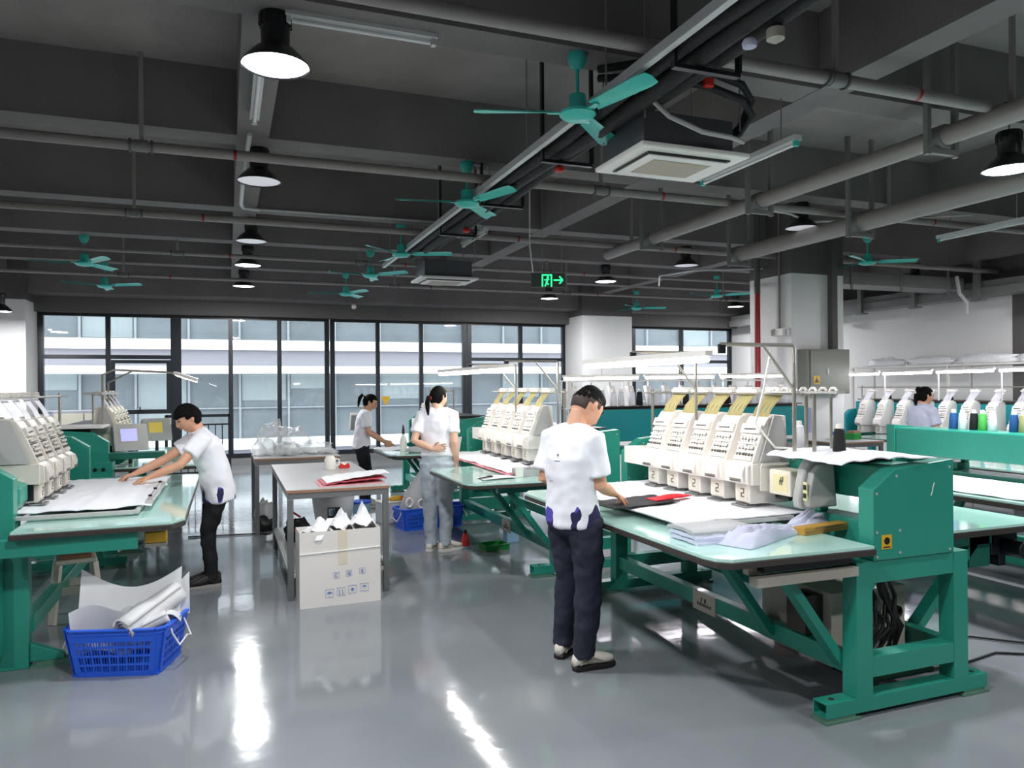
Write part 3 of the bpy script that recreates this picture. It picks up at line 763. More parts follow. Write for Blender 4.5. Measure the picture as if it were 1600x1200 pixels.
HEAD = {}
def machine(label, x, y, rot, L, heads, carrier=True, hz=0.0, front=True, rear=True, body='green', frame_x=True, near='open', far='open', tab=(-.04, None), lamp=None, rail_y=None,
            bz=1.02, bt=1.2, shelf=True, hoop=None, plate=None, braces=True, tubes='thread_cream', hs=1.0, tabz=.85, cab=True, head_mat='machine_white'):
    t = thing('embroidery_machine', label, 'embroidery machine', (x, y, 0), rot, 'green multi-head embroidery machines')
    t1 = L if tab[1] is None else tab[1]; t0 = tab[0]
    # end frames
    for k, (yy, st) in enumerate(((0, near), (L, far))):
        if st == 'none': continue
        f = M(); y0, y1 = yy, yy+.09
        if st == 'open':
            # hollow foot beam
            for (a, b, c, d) in ((y0, y1, .03, .036), (y0, y1, .094, .1), (y0, y0+.006, .036, .094), (y1-.006, y1, .036, .094)): f.box(-.34, .74, a, b, c, d)
            f.prism([(-.155, .1), (-.05, .1), (-.05, .76), (-.15, .76)], y0, y1)
            f.prism([(.5, .1), (.6, .1), (.6, .76), (.5, .76)], y0, y1)
            f.box(-.05, .5, y0+.002, y1-.002, .19, .29).box(-.05, .5, y0+.002, y1-.002, .65, .76)
            f.prism([(-.05, .2), (-.05, .66), (-.0, .66), (-.048, .6)], y0+.01, y1-.01)
        else:
            f.box(-.12, .62, y0, y1, .0, .74)
            f.prism([(-.12, .14), (-.3, .06), (-.3, .03), (-.12, .03)], y0+.02, y1-.02)
        fo = f.build('end_frame', body, t, smooth=0, bevel=.004); fix_normals(fo)
        for a, b in ((-.345, -.13), (.56, .75)):
            M().box(a, b, y0-.004, y1+.02, 0, .014).box(a+.01, b-.03, y0+.002, y1+.006, .014, .03).build('levelling_pad', 'green_worn', fo, smooth=0)
        if st == 'open':
            M().cyl((-.27, y0+.045, .1), (-.27, y0+.045, .104), .014, n=6).cyl((.68, y0+.045, .1), (.68, y0+.045, .104), .012, n=6).build('bolt', 'edge_dark', fo)
    if frame_x:
        r = M().box(-.13, -.06, .09, L, .19, .285).build('long_rail', body, t, smooth=0, bevel=.004)
        M().box(.52, .59, .09, L, .19, .285).build('long_rail', body, t, smooth=0, bevel=.004)
        if plate:
            p = M().box(-.137, -.1305, plate, plate+.24, .165, .285).build('name_plate', 'cream_dark', r, smooth=0)
            q = M(); yy = plate+.24
            # the lettering on the plate: a short upper line and a longer lower one
            for (a, b, zc) in ((.09, .012, .24), (.125, .02, .24)): q.box(-.1385, -.1372, yy-a-b, yy-a, zc-.014, zc+.012)
            for k in range(9): q.box(-.1385, -.1372, yy-.05-k*.017-.011, yy-.05-k*.017, .2, .216 if k % 2 else .222)
            q.build('plate_lettering', 'edge_dark', p, smooth=0)
    if front:
        for yy in () if not braces else ((.10, .62) if L < 3 else (.1, L*.3, L*.6, L-.1)):
            b = M().bar((-.13, yy+.03, .23), (-.5, yy+.03, .72), .045, .075, (0, 1, 0)).box(-.62, -.1, yy, yy+.06, .72, .8)
            b.build('brace', body, t, smooth=0, bevel=.003)
        ym = (t1+t0)/2
        M().prism([(-.66, .70), (-.64, .66), (-.4, .64), (-.4, .8), (-.66, .8)], .72, .95).build('guide_bracket', 'green', t, smooth=0)
    # tables
    if front:
        pol = [(-.975, t0+.13), (-.955, t0+.05), (-.9, t0+.005), (-.1, t0-.02), (-.1, t1), (-.9, t1-.02), (-.97, t1-.14)]
        tt = M().prism(pol, tabz-.014, tabz, 'z').build('table_top', 'glass_green', t, smooth=0); fix_normals(tt)
        cx = sum(p[0] for p in pol)/7; cy_ = sum(p[1] for p in pol)/7
        p2 = [(cx+(p[0]-cx)*1.012, cy_+(p[1]-cy_)*1.008) for p in pol]
        te = M().prism(p2, tabz-.045, tabz-.0145, 'z').build('table_edge', 'edge_dark', tt, smooth=0, bevel=.004); fix_normals(te)
    if rear:
        pol = [(.62, t0+.2), (1.36, t0+.2), (1.44, t0+.27), (1.45, t0+.4), (1.45, t1), (.62, t1)]
        tt = M().prism(pol, .81, .824, 'z').build('table_top', 'glass_green', t, smooth=0); fix_normals(tt)
        te = M().prism([(p[0]+(.006 if p[0] > 1 else 0), p[1]-.004) for p in pol], .775, .8095, 'z').build('table_edge', 'edge_dark', tt, smooth=0, bevel=.004); fix_normals(te)
        for yy in (.3, L-.4): M().box(.6, 1.2, yy, yy+.07, .69, .774).bar((.6, yy+.035, .25), (1.05, yy+.035, .7), .05, .07, (0, 1, 0)).build('brace', body, t, smooth=0)
    # cabinets at both ends and the beam between them
    if cab:
        for k, (yy, st) in enumerate(((-.01, near), (L, far))):
            if st == 'none': continue
            c = M().prism([(-.05, .762), (-.05, 1.11), (.09, 1.205), (.19, 1.215), (.49, 1.24), (.49, .762)], yy, yy+.095).build('end_cabinet', body, t, smooth=0, bevel=.003); fix_normals(c)
            sc = M()
            for a, b in ((-.03, .78), (.46, .78), (-.03, 1.09), (.46, 1.2), (-.03, .9), (.1, 1.17), (.12, .9), (.12, .79)): sc.cyl((a, yy-.003, b), (a, yy, b), .007, n=8)
            sc.build('screw', 'machine_grey', c)
            if k == 0:
                wl = M().box(0, .065, yy-.002, yy-.0003, .815, .885).build('warning_label', 'yellow', c, smooth=0)
                M().cyl((.033, yy-.0035, .855), (.033, yy-.0022, .855), .018, n=16).build('hand_symbol', 'black_metal', wl)
                M().box(.01, .055, yy-.0035, yy-.0022, .822, .828).build('label_line', 'edge_dark', wl, smooth=0)
    bm_ = M().box(.15, .485, .086, L, bz, bt).build('beam', body, t, smooth=0, bevel=.012)
    M().box(.2, .485, .09, L, .77, .86).build('lower_beam', 'green_dark', t, smooth=0)
    if front:
        M().box(.1, .26, .086, .55, .79, .915).box(.1, .16, .5, .55, .9151, 1.019).box(.09, .27, .09, .12, .8, 1.0).build('lower_arm', body, t, smooth=0, bevel=.008)
    if shelf:
        M().box(.1, .52, .3, L-.1, bt+.03, bt+.042).box(.14, .47, .35, L-.15, bt, bt+.0298).build('cone_shelf', 'edge_dark', t, smooth=0)
    # heads
    if heads:
        ph = HEAD.get(tubes+head_mat)
        if not ph:
            ph = head_proto(head_mat, 'machine_grey', tubes); HEAD[tubes+head_mat] = ph; ph.parent = t; ph.location = (0, heads[0], hz); ph.scale = (1, hs, 1); rest = heads[1:]
        else: rest = heads
        for yy in rest:
            c = copy_tree(ph, t); c.location = (0, yy, hz); c.scale = (1, hs, 1)
        a, b = heads[0]-.105*hs, heads[-1]+.11*hs
        if carrier: M().box(-.108, .16, a, min(b+.3, L-.02) if rot == 0 else b, 1.034, 1.16).build('head_carrier', head_mat, t, smooth=0, bevel=.003)
        M().prism([(-.06, 1.165), (.045, 1.44), (.1, 1.44), (.16, 1.165)], a-.006, a+.004).build('side_plate', 'machine_grey', t, smooth=0)
        M().prism([(-.06, 1.165), (.045, 1.44), (.1, 1.44), (.16, 1.165)], b-.006, b+.004).build('side_plate', 'machine_grey', t, smooth=0)
        ra, rb = rail_y or (a-.3, b+.15)
        rr = M().cyl((.15, ra, 1.572), (.15, rb, 1.572), .009, n=10).cyl((.09, ra, 1.572), (.09, rb, 1.572), .006, n=8)
        rr.build('thread_rail', 'pole_steel', t)
        for yy in (ra+.04, rb-.04):
            M().cyl((.15, yy, bt), (.15, yy, 1.6), .011, n=10).build('rail_post', 'pole_steel', t)
    if hoop:
        a, b = hoop
        hp = M()
        hp.box(-.70, -.675, a, b, .862, .885).box(-.02, .005, a, b, .862, .885).box(-.675, -.02, a, a+.03, .862, .885).box(-.675, -.02, b-.03, b, .862, .885)
        hp.build('hoop_frame', 'machine_grey', t, smooth=0, bevel=.003)
    if lamp:
        a, b, pa, pb = lamp
        for yy in (pa, pb):
            M().tube([(.01, yy, bt), (.01, yy, 1.84), (.0, yy, 1.85), (-.49, yy, 1.85)], .011, 8).build('lamp_post', 'pole_steel', t)
            M().cyl((.005, yy, 1.6), (-.2, yy, 1.845), .009, n=8).build('lamp_brace', 'pole_steel', t)
            M().box(-.5, -.46, yy-.01, yy+.01, 1.8, 1.85).build('lamp_clip', 'black_metal', t, smooth=0)
        lf = M().box(-.515, -.465, a, b, 1.79, 1.822).build('lamp_fixture', 'machine_white', t, smooth=0)
        M().cyl((-.49, a+.02, 1.772), (-.49, b-.02, 1.772), .018, n=12).build('light_tube', 'tube_light', lf)
    return t

# nearest machine: five heads, the standing man works at it
m1 = machine('green machine with five cream heads under a tube light beside the standing man', 3.0, 2.8, 0, 2.40, [.92, 1.17, 1.42, 1.68, 1.93], lamp=(.7, 2.25, .6, 1.55), rail_y=(.62, 2.38), hoop=(.6, 2.2), plate=1.15)
# control gear under the nearest machine
bx = M().box(-.02, .5, .3, .85, .13, .52).build('control_box', 'cream_dark', m1, smooth=0, bevel=.004)
M().box(.05, .5, .12, .9, .1, .125).build('tray', 'green_worn', m1, smooth=0)
rn = random.Random(3)
cb = M()
for k in range(11):
    x0 = .1 + rn.random()*.25; x1 = .12 + rn.random()*.3
    cb.tube([(x0, .27, .63), (x0+.02*rn.random(), .2+.04*rn.random(), .5), ((x0+x1)/2+.1*(rn.random()-.5), .19, .34), (x1-.1, .2, .2), (x0-.06, .22, .15)], .006+.006*rn.random(), 8)
for k in range(4): cb.tube([(.38+.02*math.cos(a*.9), .26-.01*k, .4+.03*math.sin(a*.9)) for a in range(8)], .005, 6)
cb.build('cables', 'black_rubber', bx)
M().cyl((.38, .299, .42), (.38, .27, .42), .03, n=14).cyl((.39, .299, .25), (.39, .27, .25), .02, n=12).build('socket', 'edge_dark', bx)
M().box(-.14, -.02, .36, .5, .3, .5).cyl((-.1, .42, .3), (-.1, .42, .5), .04, n=12).build('motor', 'edge_dark', m1)
M().box(-.75, -.15, -.015, .045, .7, .745).box(-.75, -.15, .05, .09, .745, .78).build('slide_rail', 'cream_dark', m1, smooth=0, bevel=.003)
M().box(-.7, -.18, .0, .5, .765, .8).build('under_table_frame', 'black_metal', m1, smooth=0)
# parts between the heads and the end cabinet
cc = M().box(-.02, .13, .60, .78, .99, 1.135).build('colour_change_box', 'cream', m1, smooth=0, bevel=.008)
M().box(-.0225, -.0205, .625, .74, 1.01, 1.11).build('box_label', 'label_yellow', cc, smooth=0)
lm = M()
for k, (a, b) in enumerate(((.03, .06), (.045, .075), (.03, .06), (.05, .08))): lm.box(-.0245, -.023, .70-k*.008-.02, .70-k*.008-.012, 1.02+a, 1.02+b)
lm.build('label_marks', 'grey_mark', cc, smooth=0)
sh = [(.0+.02*math.sin(a/6*PI), .97+a/6*.26) for a in range(7)]
mc = M().prism([(-.09, .95), (-.1, 1.0), (-.06, 1.17), (-.02, 1.225), (.08, 1.23), (.14, 1.2), (.14, .95)], .44, .5).build('motor_cover', 'machine_grey', m1, smooth=30, bevel=.012); fix_normals(mc)
mc2 = M().prism([(-.07, .96), (-.08, 1.0), (-.045, 1.15), (0, 1.19), (.1, 1.19), (.12, .96)], .395, .439).build('motor_housing', 'machine_grey', m1, smooth=30, bevel=.01); fix_normals(mc2)
M().box(-.085, -.078, .4, .43, 1.0, 1.1).build('switch_plate', 'label_yellow', mc2, smooth=0)
M().box(-.09, -.0855, .406, .424, 1.015, 1.04).box(-.09, -.0855, .406, .424, 1.06, 1.085).build('switch', 'black_metal', mc2, smooth=0)
ew = M().box(-.06, .14, .80, .812, 1.0, 1.15).box(-.06, .14, .79, .8, 1.15, 1.165).build('end_bracket', 'machine_white', m1, smooth=0)
M().cyl((.02, .79, 1.06), (.02, .66, 1.06), .03, n=14).cyl((.02, .79, 1.11), (.02, .7, 1.11), .022, n=14).cyl((.05, .79, .97), (.05, .68, .97), .018, n=12).build('drive_rollers', 'black_metal', m1)
M().tube([(.355, -.0115, 1.125), (.345, -.0115, 1.105), (.342, -.0115, 1.085), (.33, -.0115, 1.06)], .0022, 6).build('paint_scratch', 'machine_white', m1)
# shelf of thread guides behind the lamp post
M().box(.03, .09, .3, .9, 1.578, 1.59).build('guide_shelf', 'machine_grey', m1, smooth=0)
gs = M()
for k in range(8): gs.tube([(.06, .33+k*.075, 1.59), (.06, .345+k*.075, 1.607), (.06, .37+k*.075, 1.607), (.06, .385+k*.075, 1.59)], .008, 6)
gs.build('thread_guides', 'machine_white', m1)
M().cyl((.2, .52, 1.24), (.2, .52, 1.578), .008, n=8).cyl((.06, .5, 1.24), (.06, .5, 1.58), .011, n=8).build('guide_post', 'pole_steel', m1)
M().tube([(-.15, .6, 1.82), (-.12, .7, 1.6), (-.1, .8, 1.4), (-.0, .75, 1.26), (.15, .6, 1.25)], .007, 8).build('lamp_cable', 'machine_white', m1)
for (xx, yy, c, l) in ((.16, .42, 'black', 'black thread cone on the shelf beside the lamp post'), (.22, .8, 'white', 'white thread cone behind the cream head closest to the lamp post'), (.3, 1.3, 'white', 'white thread cone on the shelf behind the five cream heads'), (.3, 1.75, 'white', 'white thread cone on the shelf behind the five cream heads')):
    cone(3.0+xx, 2.8+yy, 1.243, c, l, group='cones behind the five cream heads' if 'five cream' in l else None)

m2 = machine('green embroidery machine with five heads and pink cloth, behind the woman in light jeans', 2.76, 5.86, 0, 2.7, [.78, 1.08, 1.38, 1.68, 1.98], tab=(-.18, 1.15), lamp=(.1, 2.4, .25, 1.3), hoop=None, plate=1.1, rear=False, far='open')
m3 = machine('green embroidery machine before the glazing beside the woman in black trousers', 2.72, 9.2, 0, 2.3, [.9, 1.2, 1.5], tab=(-.7, .5), lamp=None, rear=False)
l1 = machine('green embroidery machine at which the woman in black trousers bends over a white sheet'.replace('woman in black trousers bends', 'bending worker leans'), -1.21, 7.75, PI, 2.56, [1.34, 1.62, 1.9, 2.18], tab=(.3, 2.95), near='open', far='panel', braces=False, lamp=None, hoop=(.75, 2.62), rail_y=(.2, 2.9), rear=False, tubes='thread_white', head_mat='cream_shaded')
l2 = machine('green embroidery machine with a purple-lit screen, beyond the bending worker', -1.14, 11.0, PI, 2.6, [1.1, 1.4, 1.7, 2.0], tab=(0, 2.65), near='open', far='panel', lamp=None, hoop=None, rear=False, tubes='thread_white', head_mat='cream')
r1 = machine('green machine seen from behind, with a long smooth beam in front of the dark-haired person', 6.40, 5.42, PI, 3.6, [2.1, 2.45, 2.8, 3.15], lamp=None, near='open', far='open', bz=.97, bt=1.215, shelf=False, rail_y=(1.2, 3.4))
r3 = machine('long teal embroidery machine with a row of white heads along the plain wall', 9.62, 5.3, 0, 4.3, [.36*k+.36 for k in range(11)], tab=(0, 3.35), body='teal', bz=1.03, bt=1.34, shelf=True, rear=False, lamp=None, rail_y=(.1, 4.2), tubes='thread_white', carrier=False, hz=-.07, hs=.82)
m4 = machine('long teal machine standing crosswise in front of the square column, seen from behind', 3.95, 8.72, -PI/2, 3.55, [], front=False, rear=False, body='teal', bz=.93, bt=1.33, shelf=True, cab=False)
M().box(.1, .47, -.02, .9, 1.34, 1.345).build('top_sheet', 'duct_grey', m4, smooth=0)
# extra gear on individual machines
# nearest machine on the far side: thin arm and motor
ap = M().box(-.72, .02, 2.86, 2.90, .70, .80).build('apron_rail', 'green', l1, smooth=0, bevel=.003)
mt = M().box(-.86, -.74, 2.6, 2.7, .69, .755).build('motor', 'yellow', l1, smooth=0, bevel=.005)
M().box(-.86, -.74, 2.6, 2.7, .76, .79).box(-.86, -.74, 2.6, 2.7, .665, .687).build('motor_plate', 'cream_dark', mt, smooth=0)
M().box(.0, .5, 2.665, 2.75, .1, .7).build('side_panel', 'green', l1, smooth=0, bevel=.005)
for a, b in ((.03, .62), (.03, .2)): M().cyl((a+.02, 2.75, b), (a+.02, 2.757, b), .012, n=8).build('bolt', 'black_metal', l1)
M().box(-.02, .4, 2.25, 2.45, 1.03, 1.06).build('head_bracket', 'cream', l1, smooth=0)
M().prism([(-.02, .9), (-.05, .95), (-.05, 1.05), (.1, 1.1), (.3, 1.1), (.3, .9)], 2.3, 2.5).build('lower_arm', 'green', l1, smooth=0, bevel=.02)
M().box(-.55, .1, 2.5, 2.66, .93, .995).build('extension_arm', 'green_dark', l2, smooth=0, bevel=.004)
M().box(-.1, .3, 2.61, 2.8, .7, .92).build('side_box', 'green', l2, smooth=0, bevel=.004)
for a in (-.02, .05): M().cyl((a, 2.8, .85), (a, 2.81, .85), .018, n=12).build('knob', 'black_metal', l2)
M().box(0, .5, 2.2, 2.7, 1.245, 1.27).build('dust_tray', 'machine_white', l2, smooth=0, bevel=.004)
M().tube([(.05, 2.3, 1.25), (.05, 2.3, 1.78), (-.05, 2.28, 1.83), (-.65, 2.2, 1.8)], .012, 8).tube([(.05, 1.9, 1.25), (.05, 1.9, 1.7), (-.2, 1.95, 1.83)], .01, 8).build('lamp_post', 'pole_steel', l2)
lf = M().bar((-.62, 2.2, 1.8), (-.85, 2.25, 1.72), .09, .035).build('lamp_head', 'machine_white', l2, smooth=0, bevel=.005)
M().bar((-.64, 2.2, 1.775), (-.84, 2.245, 1.705), .07, .01).build('light_panel', 'tube_light', lf, smooth=0)
M().box(.03, .2, 1.2, 2.5, 1.575, 1.6).build('guide_shelf', 'machine_grey', l2, smooth=0)

# control panels with screens
def screen(loc, rz, label, smat, tilt=.25):
    t = thing('control_panel', label, 'control panel', loc, rz)
    c, s = math.cos(tilt), math.sin(tilt)
    def Q(x, d, h): return (x, d*c + h*s, h*c - d*s)
    v = [Q(x, d, h) for x in (-.17, .17) for (d, h) in ((-.02, 0), (.07, .02), (.05, .27), (-.02, .29))]
    b = M().add(v, [(0,1,2,3), (7,6,5,4), (0,4,5,1), (1,5,6,2), (2,6,7,3), (3,7,4,0)]).build('housing', 'machine_grey', t, smooth=0, bevel=.008); fix_normals(b)
    for nm, mm, (xa, xb, ha, hb), d in (('bezel', 'cream_dark', (-.12, .08, .09, .25), -.022), ('display', smat, (-.1, .06, .105, .235), -.0235)):
        v = [Q(xa, d, ha), Q(xb, d, ha), Q(xb, d, hb), Q(xa, d, hb), Q(xa, -.0205, ha), Q(xb, -.0205, ha), Q(xb, -.0205, hb), Q(xa, -.0205, hb)]
        o = M().add(v, [(0,1,2,3), (7,6,5,4), (0,4,5,1), (1,5,6,2), (2,6,7,3), (3,7,4,0)]).build(nm, mm, t, smooth=0)
    M().cyl((0, .04, -loc[2]+.0), (0, .04, .02), .02, n=12).cyl((0, .04, -loc[2]), (0, .04, -loc[2]+.02), .12, n=20).build('stand', 'black_metal', t)
    return t
screen((-.93, 8.75, .98), math.radians(24), 'grey control panel with a purple-lit display on a stand', 'screen_violet')
screen((-.8, 10.3, .98), math.radians(24), 'grey control panel with a yellow display behind the purple-lit one', 'screen_yellow')
screen((1.98, 12.1, .95), math.radians(192), 'cream back of a control panel below a yellow triangle sticker', 'screen_violet', .3)

# light strips and rails over the long machines
def strip(p, q, label, n_, m_='tube_violet', drop=0.12):
    p = Vector(p); q = Vector(q); d = (q-p)/n_
    for k in range(n_):
        a = p + d*k + d*.03; b = p + d*(k+1) - d*.03
        t = thing('strip_light', label, 'light', a, 0, 'tube lights over the ' + label.split('over the ')[1])
        e = b - a; up = Vector((0, 0, 1))
        M().bar((0, 0, .02), e+up*.02, .05, .03).build('housing', 'machine_white', t, smooth=0)
        M().cyl(e*.02-up*.012, e*.98-up*.012, .016, n=10).build('light_tube', m_, t)
        M().cyl(e*.5+up*.035, e*.5+up*.14, .006, n=6).cyl(e*.05-up*drop*4, e*.05+up*.035, .01, n=8).build('post', 'machine_white', t)
strip((4.0, 8.75, 1.73), (7.5, 8.6, 1.76), 'glowing tube light over the teal crosswise machine', 3)
strip((9.15, 9.4, 1.78), (9.15, 5.8, 1.80), 'glowing violet tube light over the row of heads at the plain wall', 4, drop=.1)
for k in range(26):
    c_ = 'black' if k % 5 == 2 else 'white'
    cone(4.05+k*.135, 8.42+.05*(k % 2), 1.373, c_, '%s thread cone in the row on the teal crosswise machine' % c_, 1.25, '%s cones on the teal crosswise machine' % c_)
# tall white thread feeders in the same row
for k in range(13):
    t = thing('thread_feeder', 'slanted white thread feeder plate in the row above the teal crosswise machine', 'feeder', (4.1+k*.27, 8.55, 1.373), 0, 'thread feeders on the teal crosswise machine')
    M().prism([(-.01, 0), (.05, 0), (.02, .25), (-.06, .25)], -.04, .04).build('plate', 'machine_white', t, smooth=0, bevel=.006)
    M().cyl((-.03, 0, .25), (-.03, 0, .3), .008, n=6).build('pin', 'machine_grey', t)
rail = thing('thread_rail', 'white thread rail running over the cones of the teal crosswise machine', 'rail', (3.9, 8.6, 0))
M().box(0, 3.6, -.02, .02, 1.68, 1.70).build('bar', 'machine_white', rail, smooth=0)
for k in range(5): M().cyl((.05+k*.87, 0, 1.373), (.05+k*.87, 0, 1.68), .01, n=8).build('post', 'machine_white', rail)
# thread cones standing on the machine with the long smooth beam
for k, (yy, c_) in enumerate(((4.92, 'blue'), (4.83, 'white'), (4.72, 'black'), (4.64, 'green'), (4.55, 'white'), (4.36, 'blue'), (4.28, 'cream'))):
    cone(6.16, yy, 1.2155, c_, '%s thread cone on the smooth beam, %s' % (c_, ('first from the beam end', 'second from the beam end', 'beside a green cone', 'beside the black cone', 'fifth from the beam end', 'cut by the picture edge', 'last at the picture edge')[k]), 1.05)
for k in range(10):
    cone(9.85, 5.75+.36*k, 1.385, 'white' if k % 3 else 'black', '%s thread cone behind the row of heads at the plain wall' % ('white' if k % 3 else 'black'), 1.0, 'cones behind the row at the plain wall, ' + ('white' if k % 3 else 'black'))
for k in range(6):
    c_ = 'white' if k % 2 else 'black'
    cone(-1.47-.03*(k % 2), 5.28+.2*k, 1.243, c_, '%s thread cone behind the heads where the worker bends' % c_, 1.15, '%s cones behind the heads where the worker bends' % c_)
# plastic-wrapped bundles on the rack over the far row
rk = thing('storage_rack', 'white rack shelf carrying wrapped bundles along the plain wall', 'shelf', (11.9, 5.2, 0))
M().box(0, .6, 0, 6.6, 1.93, 1.96).build('shelf_board', 'machine_white', rk, smooth=0)
for yy in (0.02, 2.2, 4.4, 6.55): M().box(0, .04, yy, yy+.04, 0, 1.929).box(.56, .6, yy, yy+.04, 0, 1.929).build('upright', 'machine_white', rk, smooth=0)
def blob(rx, ry, rz, seed, nn=20, amp=.25):
    m = M(); v = []; R_ = nn//2
    for i in range(R_+1):
        th = PI*i/R_
        for j in range(nn):
            ph = 2*PI*j/nn; d = Vector((math.sin(th)*math.cos(ph), math.sin(th)*math.sin(ph), math.cos(th)))
            k = 1 + amp*(noise.noise(d*2.2+Vector((seed, 0, 0)))) + amp*.5*noise.noise(d*6+Vector((0, seed, 0)))
            v.append((d.x*rx*k, d.y*ry*k, max(0, (d.z*rz*k)+rz*.55)))
    f = [(i*nn+j, i*nn+(j+1)%nn, (i+1)*nn+(j+1)%nn, (i+1)*nn+j) for i in range(R_) for j in range(nn)]
    return m.add([Vector(p) for p in v], [tuple(reversed(q)) for q in f])
for k, (yy, ln) in enumerate(((11.2, .45), (10.2, .5), (9.1, .6), (8.0, .55), (6.9, .5))):
    tag(blob(.2, ln, .11, 3.1*k, amp=.35).build('wrapped_bundle', 'plastic_bag', smooth=180, loc=(12.2, yy, 1.96)), 'clear wrapped bundle lying on the rack at the plain wall', 'bundle', 'wrapped bundles on the rack')
# ================================================================== things on tables and floor
def cloth(label, fn, nu, nv, m, name='fabric_sheet', thick=.006, cat='cloth', group=None):
    o = M().grid(fn, nu, nv, thick).build(name, m, smooth=60); fix_normals(o); return tag(o, label, cat, group)
def wv(x, y, s=1.0, seed=0.0): return noise.noise(Vector((x*s, y*s, seed)))

# white dust cloth over the end of the nearest machine
def f_(u, v):
    x = 2.72 + .78*u + .03*wv(u*3, v*3, 1, 2); y = 2.76 + .72*v + .05*wv(u*4, v*2, 1, 5)
    if u < .35: x = 2.72 + .6*u*1.0 + .1*(1-v)*0 + .1*u
    z = 1.262 + .012*abs(wv(u*4, v*3, 1, 9))
    if x < 3.12: z -= (3.12-x)*.06
    return (x, y, z)
cloth('thin white dust cloth lying over the beam of the machine with five heads', lambda u, v: (2.84+.50*u+.04*v*(1-u)+.02*wv(u, v*3, 2, 2), 2.76+.72*v+.02*wv(u*3, v, 1, 5)+.12*(1-u)*(1-v), 1.256+.022*abs(wv(u*4, v*3, 1, 9))-.05*max(0, .5-u)), 14, 20, 'cloth_white')
# fabric in the hoop of the nearest machine
def fab(x0, x1, y0, y1, z, amp, seed):
    return lambda u, v: (x0+(x1-x0)*u+.012*wv(u*2, v*5, 1, seed), y0+(y1-y0)*v+.015*wv(u*5, v*2, 1, seed+3), z+amp*abs(wv(u*3, v*5, 1.6, seed+7))+amp*.6*abs(wv(u*9, v*3, 1, seed+1)))
cloth('large white fabric stretched under the five cream heads', fab(2.24, 3.12, 3.42, 5.05, .893, .008, 1), 30, 40, 'cloth_white')
# folded shirts at the corner of the table
for k, (yy, zz, lab) in enumerate(((3.08, .853, 'bottom folded lilac-grey shirt at the corner of the glass table'), (3.09, .877, 'middle folded lilac-grey shirt of the pile at the table corner'), (3.11, .901, 'top folded pale shirt of the pile at the table corner'))):
    o = M().grid(lambda u, v: (2.12+.36*u+.01*wv(u*3, v*3, 1, k), yy-.02+.24*v+.01*wv(u*3, v, 2, k+4), zz+.02-.006*abs(wv(u*3, v*3, 1, k+8))-.012*max(0, abs(v-.5)*2-.8)/.2), 12, 12, .018).build('folded_shirt', 'cloth_lilac' if k < 2 else 'cloth_grey', smooth=60)
    tag(o, lab, 'shirt', 'folded shirts at the table corner')
def rope(i, j):
    u = i/44; w_ = -1+2*j/22
    cx = 2.26 + .90*u; cy = 2.99 + .36*u + .02*math.sin(u*8); hw = .105 + .02*math.sin(u*9) - .03*u
    ex = max(0, 1-abs(w_)**2.2)**.5
    fold = abs(math.sin(u*5+w_*4.2+2*wv(u*5, w_*1.5, 1, 3))) * .6 + .4*abs(wv(u*14, w_*5, 1, 7))*1.6
    h = (.035 + .03*math.sin(u*6+.6) + .04*u) * ex * (.45+.75*fold)
    if u < .06: h *= u/.06
    return Vector((cx - .38*w_*hw, cy + .92*w_*hw, .853 + max(.002, h)))
top = [[rope(i, j) for j in range(23)] for i in range(45)]
vs = [p for r in top for p in r] + [Vector((p.x, p.y, .8515)) for r in top for p in r]; N_ = 45*23
fs = [(i*23+j, (i+1)*23+j, (i+1)*23+j+1, i*23+j+1) for i in range(44) for j in range(22)]
fs += [tuple(N_+q for q in reversed(f)) for f in list(fs)]
bd = [j for j in range(23)] + [i*23+22 for i in range(1, 45)] + [44*23+j for j in range(21, -1, -1)] + [i*23 for i in range(43, 0, -1)]
fs += [(bd[(k+1) % len(bd)], bd[k], N_+bd[k], N_+bd[(k+1) % len(bd)]) for k in range(len(bd))]
o = M().add(vs, fs).build('crumpled_shirt', 'cloth_lilac', smooth=180); fix_normals(o); tag(o, 'crumpled lilac-grey shirt lying along the glass table below the heads', 'shirt')
# long yellow-brown carton and white spools
yb = thing('accessory_box', 'long worn yellow and brown box at the end of the glass table', 'box', (2.96, 3.12, .851), math.radians(8))
M().box(-.2, .16, -.035, .035, 0, .038).build('box_body', 'box_ochre', yb, smooth=0, bevel=.003)
M().box(-.19, .15, -.0365, -.0355, .012, .018).box(-.12, .1, -.0365, -.0355, .026, .034).build('box_print', 'wood_edge', yb, smooth=0)
tag(M().lathe([(.03, 0), (.033, .01), (.033, .06), (.028, .07)], n=18).build('spool', 'machine_white', loc=(3.19, 2.98, .85)), 'white spool beside the yellow box at the table end', 'spool')
# dark garment with a red panel in the hands of the standing man
cloth('dark garment held flat on the table by the standing man', lambda u, v: (2.10+.52*u+.02*wv(u*3, v*3, 1, 1), 3.86+.36*u*.3+.3*v+.02*wv(u*2, v*4, 1, 2), .912+.012*abs(wv(u*5, v*4, 1, 3))), 18, 14, 'cloth_black', 'garment', cat='garment')
cloth('glossy red panel at the end of the dark garment', lambda u, v: (2.46+.32*u, 3.98+.12*v*(1-.6*u)+.10*u, .922+.02*math.sin(u*PI)*math.sin(v*PI)), 10, 8, 'red_cloth', 'red_garment', cat='garment')
